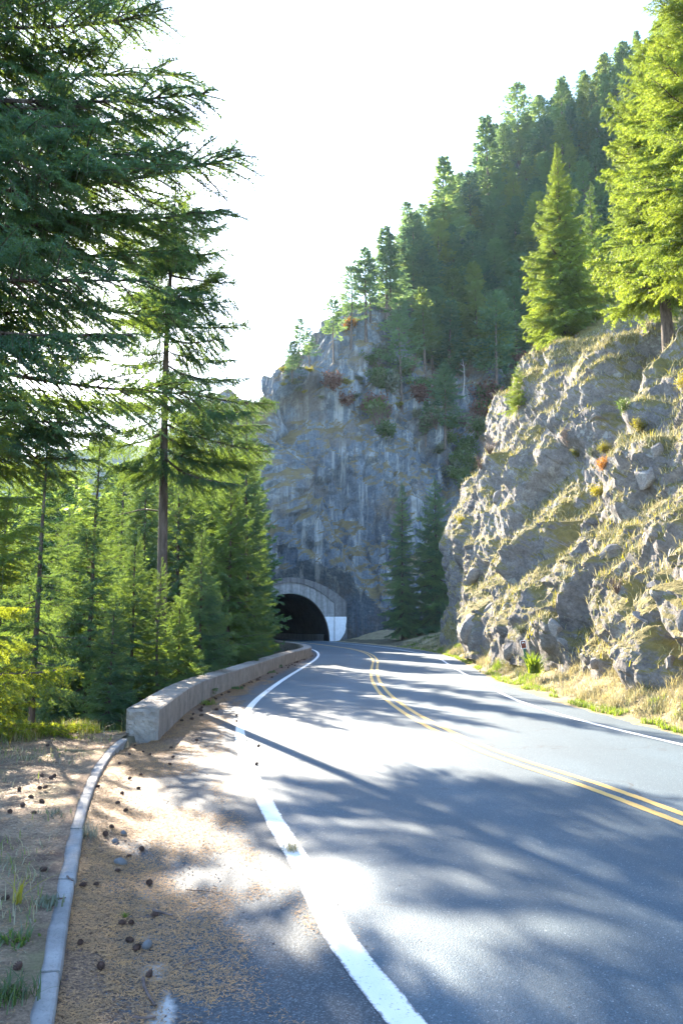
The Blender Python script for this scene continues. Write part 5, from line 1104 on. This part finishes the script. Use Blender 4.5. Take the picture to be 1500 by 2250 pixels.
tuft(gnd(455, 1549, 0), 80, .14, .08, M_GRASS, "low green weed at the foot of the guard wall", "weed", wd=.006)
tuft(gnd(38, 1995, .12), 12, .22, .012, M_YBUSH, "yellow-orange grass blades standing on the left bank", wd=.005)
tuft(gnd(20, 2200, .12), 170, .11, .05, M_GBUSH, "green grass clump in the lower left corner", wd=.003)
tuft(gnd(25, 2075, .12), 80, .06, .05, M_GBUSH, "small leafy green weed on the left bank", "weed", wd=.008)
tuft(gnd(100, 1990, .12), 60, .06, .04, M_SAGE, "silvery sage-green weed beside the kerb", "weed", wd=.006)
tuft(gnd(288, 1600, .1), 60, .30, .04, M_DRY, "tall straw stalks leaning on the guard wall's end face", wd=.003)
tuft(gnd(110, 1800, .1), 80, .09, .06, M_SAGE, "grey-green weed patch in the middle of the left bank", "weed", wd=.006)
# sword fern by the post
b = pix(1172, 1475, 21.3); tuft((b[0], b[1], b[2] - .05), 130, .62, .06, M_GRASS, "bright yellow-green sword fern below the number post", "fern", wd=.02)

# ------------------------------------------------------------------ air
g = Geo(); zt = max(140.0, float(MOUNT_G[..., 2].max()) + 20); g.box((-620, -62, -28), (620, 760, zt)); mh = bpy.data.materials.new("haze_air"); mh.use_nodes = True; mh.cycles.volume_sampling = "DISTANCE"; t_ = mh.node_tree
t_.nodes.remove(t_.nodes["Principled BSDF"]); pv = t_.nodes.new("ShaderNodeVolumePrincipled"); pv.inputs["Density"].default_value = 0.00010; pv.inputs["Color"].default_value = (0.62, 0.83, 1.0, 1); pv.inputs["Anisotropy"].default_value = 0.35
t_.links.new(pv.outputs[0], t_.nodes["Material Output"].inputs["Volume"]); ho = link("haze", g.mesh("haze", [mh])); tag(ho, kind='stuff')

# ------------------------------------------------------------------ number post
b = pix(1156, 1455, 21.5); post = empty("number_post", b); tag(post, "small brown panel numbered 9 on a green metal post by the cliff", "sign"); k = 21.5 / F
post.rotation_euler = (0, math.radians(-9), math.radians(-4))
mg = m_plain("green_post_paint", (0.02, 0.10, 0.07), .5, .2, 30); mb = m_plain("brown_sign", (0.16, 0.035, 0.015), .5, .15, 20); mw = m_plain("white_sign", (.8, .8, .78), .5, .05, 20)
g = Geo(); g.box((-.024, -.005, -.2), (.024, .005, 30 * k)); g.box((-.028, -.018, -.2), (-.0245, .012, 30 * k - .004)); g.box((.0245, -.018, -.2), (.028, .012, 30 * k - .004)); link("post", g.mesh("post", [mg]), post)
g = Geo(); g.box((-.062, -.030, 30.2 * k), (.062, -.020, 46 * k)); link("panel", g.mesh("panel", [mb]), post)
g = Geo(); z0, z1 = 30.2 * k, 46 * k
for lo, hi in (((-.074, -.033, z0 - .012), (-.0625, -.018, z1 + .012)), ((.0625, -.033, z0 - .012), (.074, -.018, z1 + .012)), ((-.062, -.033, z0 - .012), (.062, -.018, z0 - .0005)), ((-.062, -.033, z1 + .0005), (.062, -.018, z1 + .012))): g.box(lo, hi)
link("border", g.mesh("border", [mw]), post)
cu = bpy.data.curves.new("numeral", 'FONT'); cu.body = "9"; cu.size = .13; cu.align_x = 'CENTER'; cu.align_y = 'CENTER'; cu.extrude = .002; cu.offset = .004
to = bpy.data.objects.new("tmp", cu); COL.objects.link(to); dg = bpy.context.evaluated_depsgraph_get(); nm = bpy.data.meshes.new_from_object(to.evaluated_get(dg)); bpy.data.objects.remove(to)
nm.materials.clear(); nm.materials.append(mw); o = link("numeral", nm, post, (0, -.033, 39.5 * k)); o.rotation_euler = (math.pi / 2, 0, 0)
# looping bare vine at the right edge
P_ = np.array([pix(x, y_, 31) for x, y_ in ((1500, 770), (1487, 755), (1484, 735), (1490, 722), (1500, 715), (1512, 720))]); V, Fc = tube(P_ - P_[0], np.linspace(.02, .01, 6), 5)
o = link("vine", mesh_np("vine", V, Fc, [M_SNAG], smooth=True), loc=P_[0]); tag(o, "pale bare looping branch at the right edge above the cliff", "branch")
print("objects", len(bpy.data.objects), "tris", sum(len(m.polygons) for m in bpy.data.meshes))
